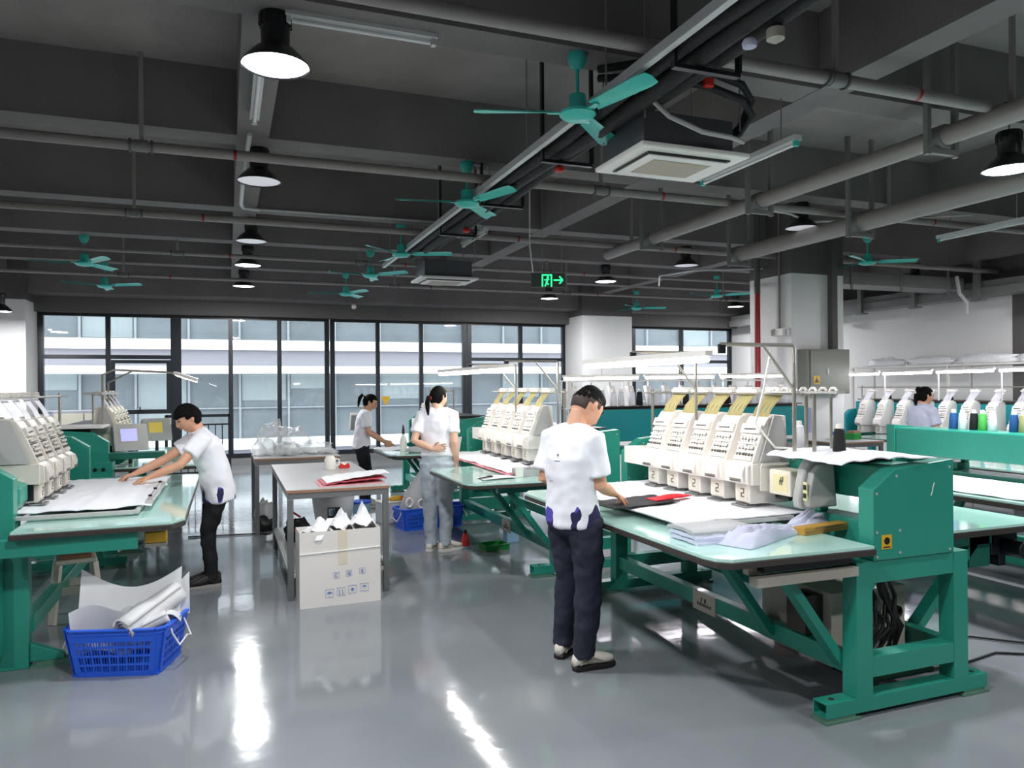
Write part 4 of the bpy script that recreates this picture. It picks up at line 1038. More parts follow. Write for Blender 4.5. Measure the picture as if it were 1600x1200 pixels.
# fabric on the other side tables
cloth('white fabric with faint violet print on the table behind the long smooth beam', fab(5.02, 5.84, 2.6, 5.25, .832, .02, 12), 30, 34, 'cloth_white')
cloth('small red and white packet on the table behind the end cabinet', lambda u, v: (5.35+.3*u, 4.55+.16*v, .885+.012*abs(wv(u*3, v*3, 1, 3))), 6, 6, 'pink_sheet', 'packet', cat='packet')
case = thing('needle_case_box', 'grey tool case on the rear glass table near the end cabinet', 'case', (3.92, 3.28, .825), .3)
M().box(-.08, .08, -.05, .05, 0, .035).build('lower_shell', 'machine_grey', case, smooth=0, bevel=.006); M().box(-.08, .08, -.05, .05, .037, .06).build('lid', 'duct_grey', case, smooth=0, bevel=.008)
# black motor hanging at the rear table
M().box(1.18, 1.4, .3, .45, .62, .77).cyl((1.3, .3, .66), (1.3, .18, .66), .05, n=16).box(1.24, 1.3, .3, .4, .55, .62).build('rear_motor', 'black_metal', m1, smooth=40, bevel=.004)
M().box(1.0, 1.17, .3, .5, .56, .774).build('rear_motor_box', 'green_dark', m1, smooth=0, bevel=.004)
for k, pts in enumerate(([(3.7, 3.55, .02), (4.1, 3.42, .012), (4.42, 3.43, .012), (4.7, 3.15, .012), (5.1, 3.0, .012)], [(3.7, 3.1, .02), (4.0, 3.12, .01), (4.3, 3.17, .01), (4.6, 3.0, .01), (5.0, 2.7, .01)])):
    tag(M().tube(pts, .008, 8).build('power_cable', 'black_rubber'), ('upper' if k == 0 else 'lower') + ' black power cable running across the floor from the end frame', 'cable')
rb = thing('red_box', 'small red plastic box on the floor under the glass table', 'box', (3.40, 3.93, 0))
M().box(-.06, .06, -.05, .05, 0, .12).build('body', 'red', rb, smooth=0, bevel=.006); M().box(-.065, .065, -.055, .055, .12, .135).build('lid', 'red', rb, smooth=0, bevel=.004)

# second machine: pink and white fabric strip, tools
cloth('pink and white fabric strip under the heads behind the woman in light jeans', fab(2.3, 2.95, 6.15, 8.3, .872, .03, 21), 20, 40, 'cloth_white')
cloth('pink sheet along the edge of the white fabric strip', fab(2.27, 2.5, 6.1, 8.0, .862, .01, 22), 8, 30, 'pink_sheet')
o = M().box(-.2, .2, -.0015, .0015, 0, .2).build('white_card', 'paper_white', smooth=0, loc=(2.28, 8.05, .87)); o.rotation_euler = (.25, 0, .5); tag(o, 'white card standing tilted beside the woman in light jeans', 'card')
cloth('sheet of white paper on the glass table behind the standing man', lambda u, v: (1.98+.32*u, 5.86+.2*v+.06*u, .857+.006*math.sin(u*3)), 6, 4, 'paper_white', 'paper_sheet', thick=.002, cat='paper')
sc_ = thing('thread_snips', 'black thread snips on the white paper on the glass table', 'scissors', (2.02, 5.93, .868), .5)
M().bar((-.08, 0, 0), (.02, .008, .004), .012, .008).bar((-.08, 0, 0), (.02, -.01, .004), .012, .008).build('blades', 'black_metal', sc_, smooth=0); M().tube([(.02+.03*math.cos(a/8*2*PI)+.03, .02*math.sin(a/8*2*PI), .004) for a in range(9)], .005, 6).build('handle', 'black_rubber', sc_)
cp = thing('paper_cup', 'white plastic cup on the glass table beside the standing man', 'cup', (2.34, 5.97, .851))
M().lathe([(.03, 0), (.032, .004), (.04, .09), (.041, .09), (.036, .08)], n=20).build('cup_body', 'machine_white', cp)
tr_ = thing('tool_tray', 'grey tray of small tools on the glass table beside the standing man', 'tray', (2.47, 6.08, .851), .1)
M().box(-.12, .12, -.09, .09, 0, .008).box(-.12, .12, -.09, -.084, .008, .06).box(-.12, .12, .084, .09, .008, .06).box(-.12, -.114, -.084, .084, .008, .06).box(.114, .12, -.084, .084, .008, .06).build('tray_body', 'machine_grey', tr_, smooth=0)
M().tube([(-.08, -.03, .04), (0, .02, .06), (.08, -.02, .05)], .012, 8).tube([(-.06, .04, .03), (.03, .03, .07), (.06, .05, .04)], .01, 8).build('tool_contents', 'cloth_grey', tr_)
# on the table of the woman in black trousers
ib = thing('spray_bottle', 'white bottle with a black cap on the table beside the woman in black trousers', 'bottle', (2.0, 8.95, .851))
M().lathe([(.04, 0), (.043, .01), (.043, .12), (.03, .17), (.014, .19), (.014, .21)], n=20).build('bottle_body', 'machine_white', ib); M().lathe([(.017, .21), (.017, .235), (.012, .3), (.005, .32)], n=14).build('cap', 'black_rubber', ib)
for k, (x, y) in enumerate(((2.32, 9.2), (2.42, 9.12))):
    b2 = thing('lubricant_bottle', 'small white bottle %s on the table between the two women' % ('nearer the spray bottle' if k == 0 else 'closest to the light jeans'), 'bottle', (x, y, .851))
    M().lathe([(.03, 0), (.032, .01), (.03, .12), (.01, .15), (.008, .2)], n=16).build('bottle_body', 'cream', b2); M().lathe([(.012, .2), (.008, .24)], n=10).build('nozzle', 'machine_white', b2)
fc = blob(.16, .1, .05, 8.2, amp=.2).build('folded_cloth', 'cloth_grey', smooth=180, loc=(2.15, 8.75, .851)); tag(fc, 'folded grey cloth on the table between the two women', 'cloth')
cloth('white sheet in the hands of the woman in black trousers', fab(1.78, 2.1, 9.1, 9.62, .853, .02, 31), 10, 12, 'cloth_white')

# left machine: fabric being smoothed by the worker
cloth('large white sheet spread over the hoop frame, pulled by the bending worker', lambda u, v: (-1.28+.83*u+.01*wv(u*3, v*4, 1, 41), 5.22+1.75*v+.05*u*(1-v)+.02*wv(u*4, v*3, 1, 42), .889+.014*abs(wv(u*3+v, v*6, 1.3, 43))+.012*abs(wv(u*8, v*3, 1, 44))), 34, 50, 'cloth_white')
def lump(u, v):
    return (-1.36+.2*u, 5.18+.28*v, .87+.1*(1-u)*math.sin(v*PI)*(.6+.5*abs(wv(u*5, v*7, 1, 3))))
cloth('bright white crumpled fabric bunched under the heads beside the green arm', lump, 14, 16, 'cloth_white', thick=.01)
cb_ = thing('clamp_bar', 'grey clamp bar pressed on the edge of the white sheet by the bending worker', 'clamp bar', (-.47, 5.3, .895))
M().box(-.02, .025, 0, 1.05, 0, .02).box(-.012, .012, .1, .95, .02, .032).build('bar', 'machine_grey', cb_, smooth=0, bevel=.003)
for yy in (.12, .5, .9): M().cyl((0, yy, .032), (0, yy, .045), .012, n=12).build('screw_knob', 'black_metal', cb_)
# basket builder -------------------------------------------------
def basket(label, loc, rz, L, W, H, handles=True, name='laundry_basket'):
    t = thing(name, label, 'basket', loc, rz, None)
    m = M(); tp = .84
    def P(a, b, z):  # a,b in -1..1 ; tapered to the bottom
        k = tp + (1-tp)*z/H
        return Vector((a*L/2*k, b*W/2*k, z))
    m.bar(P(-1, 0, .006), P(1, 0, .006), W*tp, .012)
    cc = .22
    corners = [(-1, -1+cc), (-1+cc*W/L, -1), (1-cc*W/L, -1), (1, -1+cc), (1, 1-cc), (1-cc*W/L, 1), (-1+cc*W/L, 1), (-1, 1-cc)]
    lat = M()
    for i in range(8):
        a, b = corners[i], corners[(i+1) % 8]
        long_ = i in (1, 5); side = i in (3, 7)
        nn = 9 if long_ else (6 if side else 1)
        for z, h in ((H-.012, .035), (.012, .03)):
            lat.bar(P(*a, z), P(*b, z), .008, h)
        if nn == 1:
            p0, p1, p2, p3 = P(*a, 0), P(*b, 0), P(*b, H), P(*a, H)
            off = Vector(((a[0]+b[0]), (a[1]+b[1]), 0)).normalized()*.006
            lat.add([p0, p1, p2, p3, p0-off, p1-off, p2-off, p3-off], [(0,1,2,3), (7,6,5,4), (0,4,5,1), (1,5,6,2), (2,6,7,3), (3,7,4,0)])
            continue
        # frame strip at both ends of the panel then bars
        for k in range(nn+1):
            s = k/nn; q = (a[0]+(b[0]-a[0])*s, a[1]+(b[1]-a[1])*s)
            lat.bar(P(*q, .01), P(*q, H-.01), .01 if 0 < k < nn else .03, .007, (a[0]+b[0], a[1]+b[1], 0))
            if k < nn:
                for e in (.35, .67):
                    s2 = (k+e)/nn; q2 = (a[0]+(b[0]-a[0])*s2, a[1]+(b[1]-a[1])*s2)
                    lat.bar(P(*q2, .02), P(*q2, H*.82), .0035, .005, (a[0]+b[0], a[1]+b[1], 0))
        for z, h in ((H*.25, .012), (H*.44, .012), (H*.63, .012), (H*.84, .05)):
            lat.bar(P(*a, z), P(*b, z), .007, h)
    lb = lat.build('lattice_wall', 'basket_blue', t, smooth=0)
    m.build('basket_floor', 'basket_blue', t, smooth=0)
    r = M()
    for i in range(8):
        a, b = corners[i], corners[(i+1) % 8]; r.bar(P(*a, H)*1.0, P(*b, H)*1.0, .026, .014)
    r.build('rim', 'basket_blue', t, smooth=0, bevel=.004)
    if handles:
        for s in (-1, 1):
            x = s*(L/2+.012)
            M().tube([(x-s*.01, -.1, H-.03), (x, -.105, H-.06), (x+s*.035, -.09, H-.13), (x+s*.045, 0, H-.12+.02), (x+s*.035, .09, H-.13), (x, .105, H-.06), (x-s*.01, .1, H-.03)], .0055, 8).build('wire_handle', 'wire_white', t)
    return t
basket('blue plastic basket full of white paper beside the green side panel', (-.55, 4.95, 0), math.radians(-17), .56, .42, .27)
# papers in the basket
def sheet(label, pts_fn, m='paper_white', name='paper_sheet', nu=20, nv=10, th=.003):
    return cloth(label, pts_fn, nu, nv, m, name, thick=th, cat='paper')
sheet('tall folded white paper sheet rising at the back of the blue basket', lambda u, v: (-.84+.56*u+.02*v, 5.03-.10*u+.04*math.sin(u*3)+.10*v*(1-u*.5), .10+.45*v*(1-.28*math.sin(u*PI))+.0*u))
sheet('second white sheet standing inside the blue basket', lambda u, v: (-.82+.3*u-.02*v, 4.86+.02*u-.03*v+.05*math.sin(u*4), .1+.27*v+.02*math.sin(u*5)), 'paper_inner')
# rolled sheets
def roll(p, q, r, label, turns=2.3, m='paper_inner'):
    p = Vector(p); q = Vector(q); t = (q-p).normalized(); a = t.orthogonal().normalized(); b = t.cross(a); N = 40
    def fn(u, v):
        th = u*turns*2*PI; rr = r*(.45+.55*u)*(1+.12*math.sin(th+3*v)); c = p.lerp(q, v)
        return c + a*math.cos(th)*rr*(1-.25*v*math.sin(th)) + b*math.sin(th)*rr*.85
    o = M().grid(fn, N, 8).build('paper_roll', m, smooth=180); md = o.modifiers.new('thickness', 'SOLIDIFY'); md.thickness = .003
    return tag(o, label, 'paper roll', None)
roll((-.55, 4.74, .26), (-.28, 5.0, .40), .075, 'wide loose white paper roll leaning over the basket rim')
roll((-.50, 4.78, .24), (-.33, 4.80, .31), .045, 'small tight paper roll in front of the wide roll in the basket')
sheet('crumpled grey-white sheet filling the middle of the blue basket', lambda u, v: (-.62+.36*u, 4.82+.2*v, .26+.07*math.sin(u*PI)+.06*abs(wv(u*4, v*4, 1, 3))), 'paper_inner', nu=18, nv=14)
sheet('pointed white sheet corner at the far end of the blue basket', lambda u, v: (-.42+.2*u, 5.02-.02*v, .25+.06*v+.2*v*u))

# ------------------------------------------------------------------ steel tables in the middle
def table(label, x0, x1, y0, y1, shelf, h=.85, legs=None):
    t = thing('steel_work_table', label, 'table', ((x0+x1)/2, (y0+y1)/2, 0), 0)
    w_, d = (x1-x0)/2, (y1-y0)/2
    tp = M().box(-w_, w_, -d, d, h-.008, h).build('table_top', 'table_grey', t, smooth=0)
    M().box(-w_+.002, w_-.002, -d+.002, d-.002, h-.028, h-.0085).build('board_edge', 'wood_edge', tp, smooth=0)
    M().box(-w_+.01, w_-.01, -d+.01, -d+.05, h-.075, h-.0285).box(-w_+.01, w_-.01, d-.05, d-.01, h-.075, h-.0285).box(-w_+.01, -w_+.05, -d+.05, d-.05, h-.075, h-.0285).box(w_-.05, w_-.01, -d+.05, d-.05, h-.075, h-.0285).build('top_frame', 'leg_steel', t, smooth=0)
    for sx in (-1, 1):
        for sy in (-1, 1):
            M().box(min(sx*(w_-.01), sx*(w_-.055)), max(sx*(w_-.01), sx*(w_-.055)), min(sy*(d-.01), sy*(d-.055)), max(sy*(d-.01), sy*(d-.055)), 0, h-.076).build('leg', 'leg_steel', t, smooth=0, bevel=.003)
    if shelf:
        M().box(-w_+.03, w_-.06, -d+.06, d-.06, .20, .215).box(-w_+.02, -w_+.05, -d+.055, d-.055, .17, .199).box(w_-.05, w_-.02, -d+.055, d-.055, .17, .23).box(-w_+.055, w_-.055, -d+.02, -d+.05, .17, .199).build('lower_shelf', 'table_grey', t, smooth=0)
    return t
table('steel table with a lower shelf behind the white carton', .42, 1.22, 5.95, 8.0, True)
table('steel table carrying a heap of clear plastic bags', .28, 1.22, 8.75, 10.1, False)
# clear plastic bags in a heap
bg_ = [((.52, 9.3, .85), (.17, .2, .24), 1.1, 'tall clear plastic bag standing in the heap on the steel table'), ((.74, 9.25, .85), (.2, .22, .19), 2.7, 'round puffed plastic bag in the middle of the heap'), ((.4, 9.1, .85), (.13, .16, .13), 4.2, 'small clear bag at the window end of the heap'.replace('window', 'outer')), ((.98, 9.2, .85), (.22, .2, .09), 5.9, 'flat clear bag spreading towards the table end'), ((.66, 9.02, .85), (.14, .12, .1), 7.3, 'loose plastic film at the foot of the bag heap'), ((1.1, 9.05, .85), (.13, .12, .04), 8.8, 'thin film scrap at the end of the bag heap')]
for loc, (a, b, c), sd, lab in bg_:
    o = blob(a, b, c, sd, 32, .42).build('plastic_bag', 'plastic_film', smooth=180, loc=loc); tag(o, lab, 'plastic bag', None)
# things on the nearer steel table
for k, (z, m_, dx, lab) in enumerate(((.852, 'pink_sheet', 0, 'lowest pink sheet on the steel table'), (.862, 'rose_sheet', .03, 'red sheet between the pink and the white sheet'), (.872, 'paper_white', .06, 'white sheet on top of the red and pink sheets'))):
    cloth(lab, lambda u, v: (.68+dx+.52*u, 6.02+dx+.4*v*(1-.3*u)+.02*wv(u*4, v, 1, k)+.08*u, z+.03*u*(k == 2)+.012*abs(wv(u*6, v*3, 1, k+3))+.02*math.sin(u*2)*(k > 0)), 24, 10, m_, 'fabric_sheet', thick=.005, cat='sheet')
cp2 = thing('tape_dispenser', 'red tape dispenser on the steel table with sheets', 'tape dispenser', (1.06, 7.35, .851), .2)
M().prism([(-.05, 0), (.05, 0), (.05, .03), (.03, .05), (.0, .03), (-.05, .055)], -.02, .02).build('holder', 'red', cp2, smooth=0, bevel=.003); M().cyl((0, -.018, .035), (0, .018, .035), .022, n=20).build('tape', 'machine_white', cp2)
jug = thing('plastic_jug', 'white plastic jug with a handle on the steel table', 'jug', (.92, 7.3, .851))
M().lathe([(.05, 0), (.055, .01), (.055, .09), (.04, .12), (.03, .13)], n=20).build('jug_body', 'machine_white', jug); M().tube([(.05, 0, .1), (.085, 0, .09), (.085, 0, .04), (.052, 0, .03)], .008, 8).build('handle', 'machine_white', jug)

# white carton filled with paper
ct = thing('carton', 'open white carton with blue printed symbols, full of white paper', 'carton', (.79, 5.84, 0), math.radians(1.5))
W2, D2, Hc = .30, .13, .56
ca = M().box(-W2, W2, -D2, -D2+.006, 0, Hc).box(-W2, W2, D2-.006, D2, 0, Hc).box(-W2, -W2+.006, -D2+.006, D2-.006, 0, Hc).box(W2-.006, W2, -D2+.006, D2-.006, 0, Hc).box(-W2+.006, W2-.006, -D2+.006, D2-.006, 0, .006)
cbod = ca.build('carton_body', 'carton', ct, smooth=0)
fl = M().bar((-W2, -D2-.004, .40), (W2, -D2-.004, .415), .006, .006).build('fold_crease', 'paper_white', ct, smooth=0)
M().box(-.02, .05, -D2-.0015, -D2-.0003, .3, .56).build('tape', 'carton_tape', ct, smooth=0)
def outline(m, x, z, s, t_=.0015):
    y0, y1 = -D2-.002, -D2-.0008
    m.box(x-s, x+s, y0, y1, z-s, z-s+t_).box(x-s, x+s, y0, y1, z+s-t_, z+s).box(x-s, x-s+t_, y0, y1, z-s+t_, z+s-t_).box(x+s-t_, x+s, y0, y1, z-s+t_, z+s-t_)
y0_, y1_ = -D2-.003, -D2-.0009
def arc(m, x, z, r, a0, a1, t_=.004, n_=12):
    pts = [(x+r*math.cos(math.radians(a0+(a1-a0)*i/n_)), (y0_+y1_)/2, z+r*math.sin(math.radians(a0+(a1-a0)*i/n_))) for i in range(n_+1)]
    for i in range(n_): m.bar(pts[i], pts[i+1], t_, .0018, (0, 1, 0))
for q, (x, z, s__) in enumerate(((-.035, .225, .022), (.06, .232, .022), (.16, .24, .022), (-.085, .095, .03), (.0, .1, .03), (.085, .108, .03), (.175, .115, .03))):
    m = M(); outline(m, x, z, s__)
    if q == 0: arc(m, x, z, .010, 50, 310)
    if q == 1: arc(m, x, z, .010, 0, 360); m.bar((x, -D2-.002, z-.004), (x+.012, -D2-.002, z-.014), .003, .0018, (0, 1, 0))
    if q == 2: arc(m, x, z+.004, .0055, 0, 360, .003); arc(m, x, z-.007, .0065, 0, 360, .003)
    if q == 3: m.prism([(x-.022, z), (x-.012, z+.009), (x, z+.014), (x+.012, z+.009), (x+.022, z)], y0_, y1_).box(x-.001, x+.001, y0_, y1_, z-.017, z)
    if q == 4:
        for xx in (x-.012, x+.012): m.bar((xx-.004, -D2-.002, z+.018), (xx+.004, -D2-.002, z-.016), .004, .0018, (0, 1, 0)).bar((xx-.006, -D2-.002, z-.017), (xx+.006, -D2-.002, z-.017), .003, .0018, (0, 1, 0))
    if q == 5: m.cyl((x, y0_, z), (x, y1_, z), .011, n=16)
    if q == 6: arc(m, x, z-.003, .014, 20, 160, .007); m.box(x-.001, x+.001, y0_, y1_, z-.015, z-.003)
    fix_normals(m.build('printed_symbol', 'print_blue', ct, smooth=0))
for k, (x, pk) in enumerate(((-.16, .60), (.0, .64), (.16, .66))):
    cloth(('crumpled white paper heaped in the carton above its left-printed side', 'tall folded white paper in the middle of the carton', 'peaked white paper at the end of the carton near the table leg')[k].replace('its left-printed side', 'the worn corner'),
          lambda u, v: (.79+x-.13+.26*u, 5.75+.19*v, .5+(pk-.5)*max(0, 1-abs(u-.3-.35*v)*1.3)*(.7+.3*v)+.03*wv(u*5, v*3, 1.2, k*5)+(pk-.52)*.6*max(0, 1-abs(u-.85+.2*v)*5)), 12, 10, 'paper_white', 'paper_heap', thick=.004, cat='paper')
sheet('strip of white paper hanging over the carton edge', lambda u, v: (.60+.05*u+.10*v, 5.695-.0*v+.05*v, .50+.15*v), nu=4, nv=8)

# waste bin under the table and other stored things
bn_ = thing('waste_bin', 'pale grey waste bin with a blue picture label under the steel table', 'bin', (.98, 7.55, .216))
M().lathe([(.15, 0), (.16, .01), (.21, .36), (.215, .36), (.205, .34)], n=28).build('bin_body', 'bin_grey', bn_)
M().lathe([(.19, .345), (.2, .355), (.0, .38)], n=28).build('bin_liner', 'black_rubber', bn_)
lb = M().bar((-.02, -.188, .12), (-.02, -.202, .25), .002, .13, (0, 1, 0)).box(-.08, .04, -.2, -.196, .12, .26).build('picture_label', 'black_metal', bn_, smooth=0)
M().box(-.07, -.01, -.2015, -.2003, .18, .25).box(0, .03, -.2015, -.2003, .14, .2).build('label_print', 'box_blue', lb, smooth=0)
hb = thing('shoulder_bag', 'dark bag with red pattern lying under the steel table', 'bag', (.62, 7.3, .216))
o = blob(.12, .2, .12, 14.1, 24, .3).build('bag_body', 'cloth_black', hb, smooth=180); M().tube([(-.05, -.18, .1), (-.1, -.2, .2), (-.05, -.1, .26), (.02, 0, .2)], .01, 8).build('strap', 'red', hb)
hm = thing('rubber_boots', 'grey and black bag of shoes on the floor under the heap table', 'bag', (.42, 9.2, 0))
blob(.13, .2, .2, 17.3, 24, .35).build('bag_body', 'cloth_grey', hm, smooth=180); blob(.1, .14, .12, 18.3, 20, .35).build('shoe_pair', 'black_rubber', hm, smooth=180, loc=(-.02, -.15, .0))
pb_ = thing('glove_pile', 'pale gloves heaped beside the table leg', 'gloves', (.5, 8.35, 0)); blob(.12, .1, .06, 21.1, 20, .5).build('glove_heap', 'cloth_white', pb_, smooth=180)

# floor things between the tables
bk = thing('water_bucket', 'light blue bucket on the floor behind the steel table', 'bucket', (1.55, 9.35, 0)); M().lathe([(.09, 0), (.1, .01), (.12, .22), (.125, .22), (.115, .2)], n=24).build('bucket_body', 'box_blue', bk); M().lathe([(.126, .2), (.13, .205), (.126, .225)], n=24).build('bucket_rim', 'basket_blue', bk)
wb = thing('storage_box', 'white storage box on the floor beside the blue bucket', 'box', (1.86, 9.0, 0), .2); M().box(-.16, .16, -.12, .12, 0, .24).build('body', 'bin_grey', wb, smooth=0, bevel=.01); M().box(-.165, .165, -.125, .125, .241, .26).build('lid', 'machine_white', wb, smooth=0, bevel=.006)
yp = thing('snack_packet', 'yellow and orange packet on the white storage box', 'packet', (1.9, 8.98, .261)); blob(.09, .05, .035, 3.3, 18, .3).build('packet_body', 'yellow', yp, smooth=180); blob(.035, .03, .03, 4.3, 14, .3).build('packet_mark', 'orange', yp, smooth=180, loc=(.08, -.01, 0))
basket('blue basket on the floor in front of the light jeans, holding grey netting', (2.02, 8.5, 0), math.radians(12), .42, .32, .24)
basket('blue basket half hidden behind the light jeans', (2.42, 8.55, 0), math.radians(-8), .36, .3, .24)
nt_ = thing('net_bundle', 'grey net bundle standing in the blue basket', 'net', (2.02, 8.55, .02))
o = M().loft([[Vector((rx*math.cos(a/14*2*PI)+ox, .12*k_*math.sin(a/14*2*PI), z)) for a in range(14)] for (rx, k_, z, ox) in ((.15, 1, 0, 0), (.17, 1.1, .2, 0), (.13, .9, .4, .04), (.05, .5, .62, .12), (.012, .1, .7, .15))]).build('net_cloth', 'cloth_grey', nt_, smooth=180)
for k, (x, z) in enumerate(((-.08, .31), (.06, .29))):
    t = thing('cone_ring', 'white ring leaning on the grey net, %s' % ('outer one beside the white box' if k == 0 else 'inner one beside the jeans'), 'ring', (2.02+x, 8.40, z), 0)
    M().tube([(.035*math.cos(a/16*2*PI), -.0, .048*math.sin(a/16*2*PI)) for a in range(17)], .011, 8).build('ring_body', 'machine_white', t)
bt = thing('glue_bottle', 'red cone-shaped bottle with a black cap on the floor', 'bottle', (2.25, 7.25, 0))
M().lathe([(.045, 0), (.048, .008), (.048, .02)], n=20).build('bottle_base', 'box_blue', bt); M().lathe([(.048, .0205), (.047, .06), (.03, .13), (.018, .15)], n=20).build('bottle_body', 'bottle_red', bt); M().lathe([(.018, .1505), (.017, .17), (.008, .185)], n=14).build('cap', 'black_rubber', bt)
gt = thing('parts_tray', 'green plastic tray on the floor beside the red bottle', 'tray', (2.5, 7.1, 0), math.radians(6))
M().box(-.13, .13, -.09, .09, 0, .006).box(-.13, .13, -.09, -.084, .006, .055).box(-.13, .13, .084, .09, .006, .055).box(-.13, -.124, -.084, .084, .006, .055).box(.124, .13, -.084, .084, .006, .055).build('tray_body', 'tray_green', gt, smooth=0); M().box(-.14, .14, -.1, -.0905, .047, .055).box(-.14, .14, .0905, .1, .047, .055).build('tray_rim', 'tray_green', gt, smooth=0)
lbx = thing('small_box', 'small light blue box on the floor behind the green tray', 'box', (2.78, 7.35, 0), .1); M().box(-.07, .07, -.05, .05, 0, .12).build('body', 'box_blue', lbx, smooth=0, bevel=.004); M().box(-.072, .072, -.052, .052, .1205, .13).build('lid', 'machine_white', lbx, smooth=0)
# plastic stool below the machine at the basket
st = thing('plastic_stool', 'cream plastic stool under the machine table behind the blue basket', 'stool', (-1.02, 6.15, 0), .2)
M().box(-.13, .13, -.13, .13, .4, .43).build('seat', 'cream', st, smooth=0, bevel=.01)
for sx in (-1, 1):
    for sy in (-1, 1): M().bar((sx*.15, sy*.15, 0), (sx*.11, sy*.11, .4), .05, .03).build('leg', 'cream', st, smooth=0, bevel=.004)
for q in (-.14, .14): M().bar((-.14, q, .22), (.14, q, .22), .02, .05).build('stretcher', 'cream', st, smooth=0)
M().box(-.1, .1, -.1, .1, .431, .45).build('seat_cushion', 'wood_edge', st, smooth=0, bevel=.006)
tag(M().tube([(-.4, 8.9, .01), (.0, 8.86, .01), (.35, 8.8, .01), (.6, 8.55, .01), (.9, 8.3, .01)], .008, 8).build('floor_cable', 'black_rubber'), 'thin black cable across the floor behind the bending worker', 'cable')
# yellow triangle sticker on the glass
tag(M().prism([(3.28, 1.42), (3.5, 1.42), (3.39, 1.2)], 16.952, 16.958).build('triangle_sticker', 'yellow', smooth=0), 'yellow triangle sticker pointing down on the glazing', 'sticker')
# side table by the column
tb2 = table('low steel table beside the square column', 7.55, 8.4, 7.75, 8.75, False)
gb = thing('green_crate', 'small green crate on the steel table beside the column', 'crate', (8.2, 8.1, .851), .3); M().box(-.1, .1, -.07, .07, 0, .09).build('body', 'tray_green', gb, smooth=0, bevel=.006); M().box(-.08, .08, -.05, .05, .0905, .12).build('contents', 'wood_edge', gb, smooth=0)
pk = thing('blue_packet', 'blue and white packet beside the green crate at the column', 'packet', (7.92, 8.25, .851)); blob(.06, .05, .06, 9.9, 16, .4).build('packet_body', 'paper_white', pk, smooth=180); M().box(-.03, .03, -.062, -.055, .06, .11).build('blue_mark', 'basket_blue', pk, smooth=0)
hs = cloth('white shirt hanging at the end of the teal crosswise machine', lambda u, v: (7.55+.16*u, 8.3+.02*math.sin(u*9), 1.3-.34*v), 10, 8, 'cloth_lilac', 'hanging_shirt', thick=.01, cat='shirt')
# grey cabinet and storage shelf along the far end on the plain side
gc = thing('storage_cabinet', 'blue-grey cabinet standing before the glazing behind the screens', 'cabinet', (-2.4, 15.6, 0)); M().box(-.5, .5, -.25, .25, 0, 1.25).build('body', 'facade_frame', gc, smooth=0, bevel=.01)
for k in range(2): M().box(-.47+.48*k, -.01+.48*k, -.262, -.251, .05, 1.2).build('door', 'cream_dark', gc, smooth=0)
ls = thing('storage_shelf', 'pale metal shelf beyond the heads where the worker bends', 'shelf', (-3.1, 10.2, 0))
for z in (.4, .9, 1.28, 1.5): M().box(-.5, .5, -.3, .3, z, z+.03).build('shelf_board', 'cream_dark', ls, smooth=0)
for sx in (-1, 1):
    for sy in (-1, 1): M().box(sx*.49-.02, sx*.49+.02, sy*.29-.02, sy*.29+.02, 0, 1.6).build('upright', 'machine_grey', ls, smooth=0)
# ================================================================== people
def head_pts(inflate=None, nu=44, nv=34):
    """points of a head looking along +y, centre between the ears; inflate(d) gives hair thickness"""
    out = []
    for i in range(nv+1):
        th = PI*i/nv
        for j in range(nu):
            ph = 2*PI*j/nu
            d = Vector((math.sin(th)*math.cos(ph), math.sin(th)*math.sin(ph), math.cos(th)))
            x, y, z = d.x*.074, d.y*.094, d.z*.112
            if z < 0:
                k = min(1, -z/.11); x *= 1-.30*k*k-.05*k
                if y < 0: y *= 1-.42*k
                else: y *= 1-.06*k
            if y > 0:
                f = lambda a, s: math.exp(-(a/s)**2)
                fr = min(1, y/.05)
                if inflate is None:
                    ramp = max(0, min(1, (.028-z)/.055)) * (1 if z > -.03 else max(0, 1-(-.03-z)/.012))
                    y += .024*f(x, .012)*ramp*fr
                    y += .004*f(z-.03, .010)*fr*f(x, .05)
                    y -= .009*f(abs(x)-.031, .014)*f(z-.012, .012)*fr
                    y += .007*f(x, .020)*f(z+.052, .008)*fr
                    y -= .003*f(x, .03)*f(z+.066, .005)*fr
                    y += .009*f(x, .020)*f(z+.092, .014)*fr
            p = Vector((x, y, z))
            if inflate is not None: p += d*inflate(d, p)
            out.append(p)
    f = [(i*nu+j, (i+1)*nu+j, (i+1)*nu+(j+1)%nu, i*nu+(j+1)%nu) for i in range(nv) for j in range(nu)]
    return out, f

def sm(a, b, x): t = max(0, min(1, (x-a)/(b-a))); return t*t*(3-2*t)

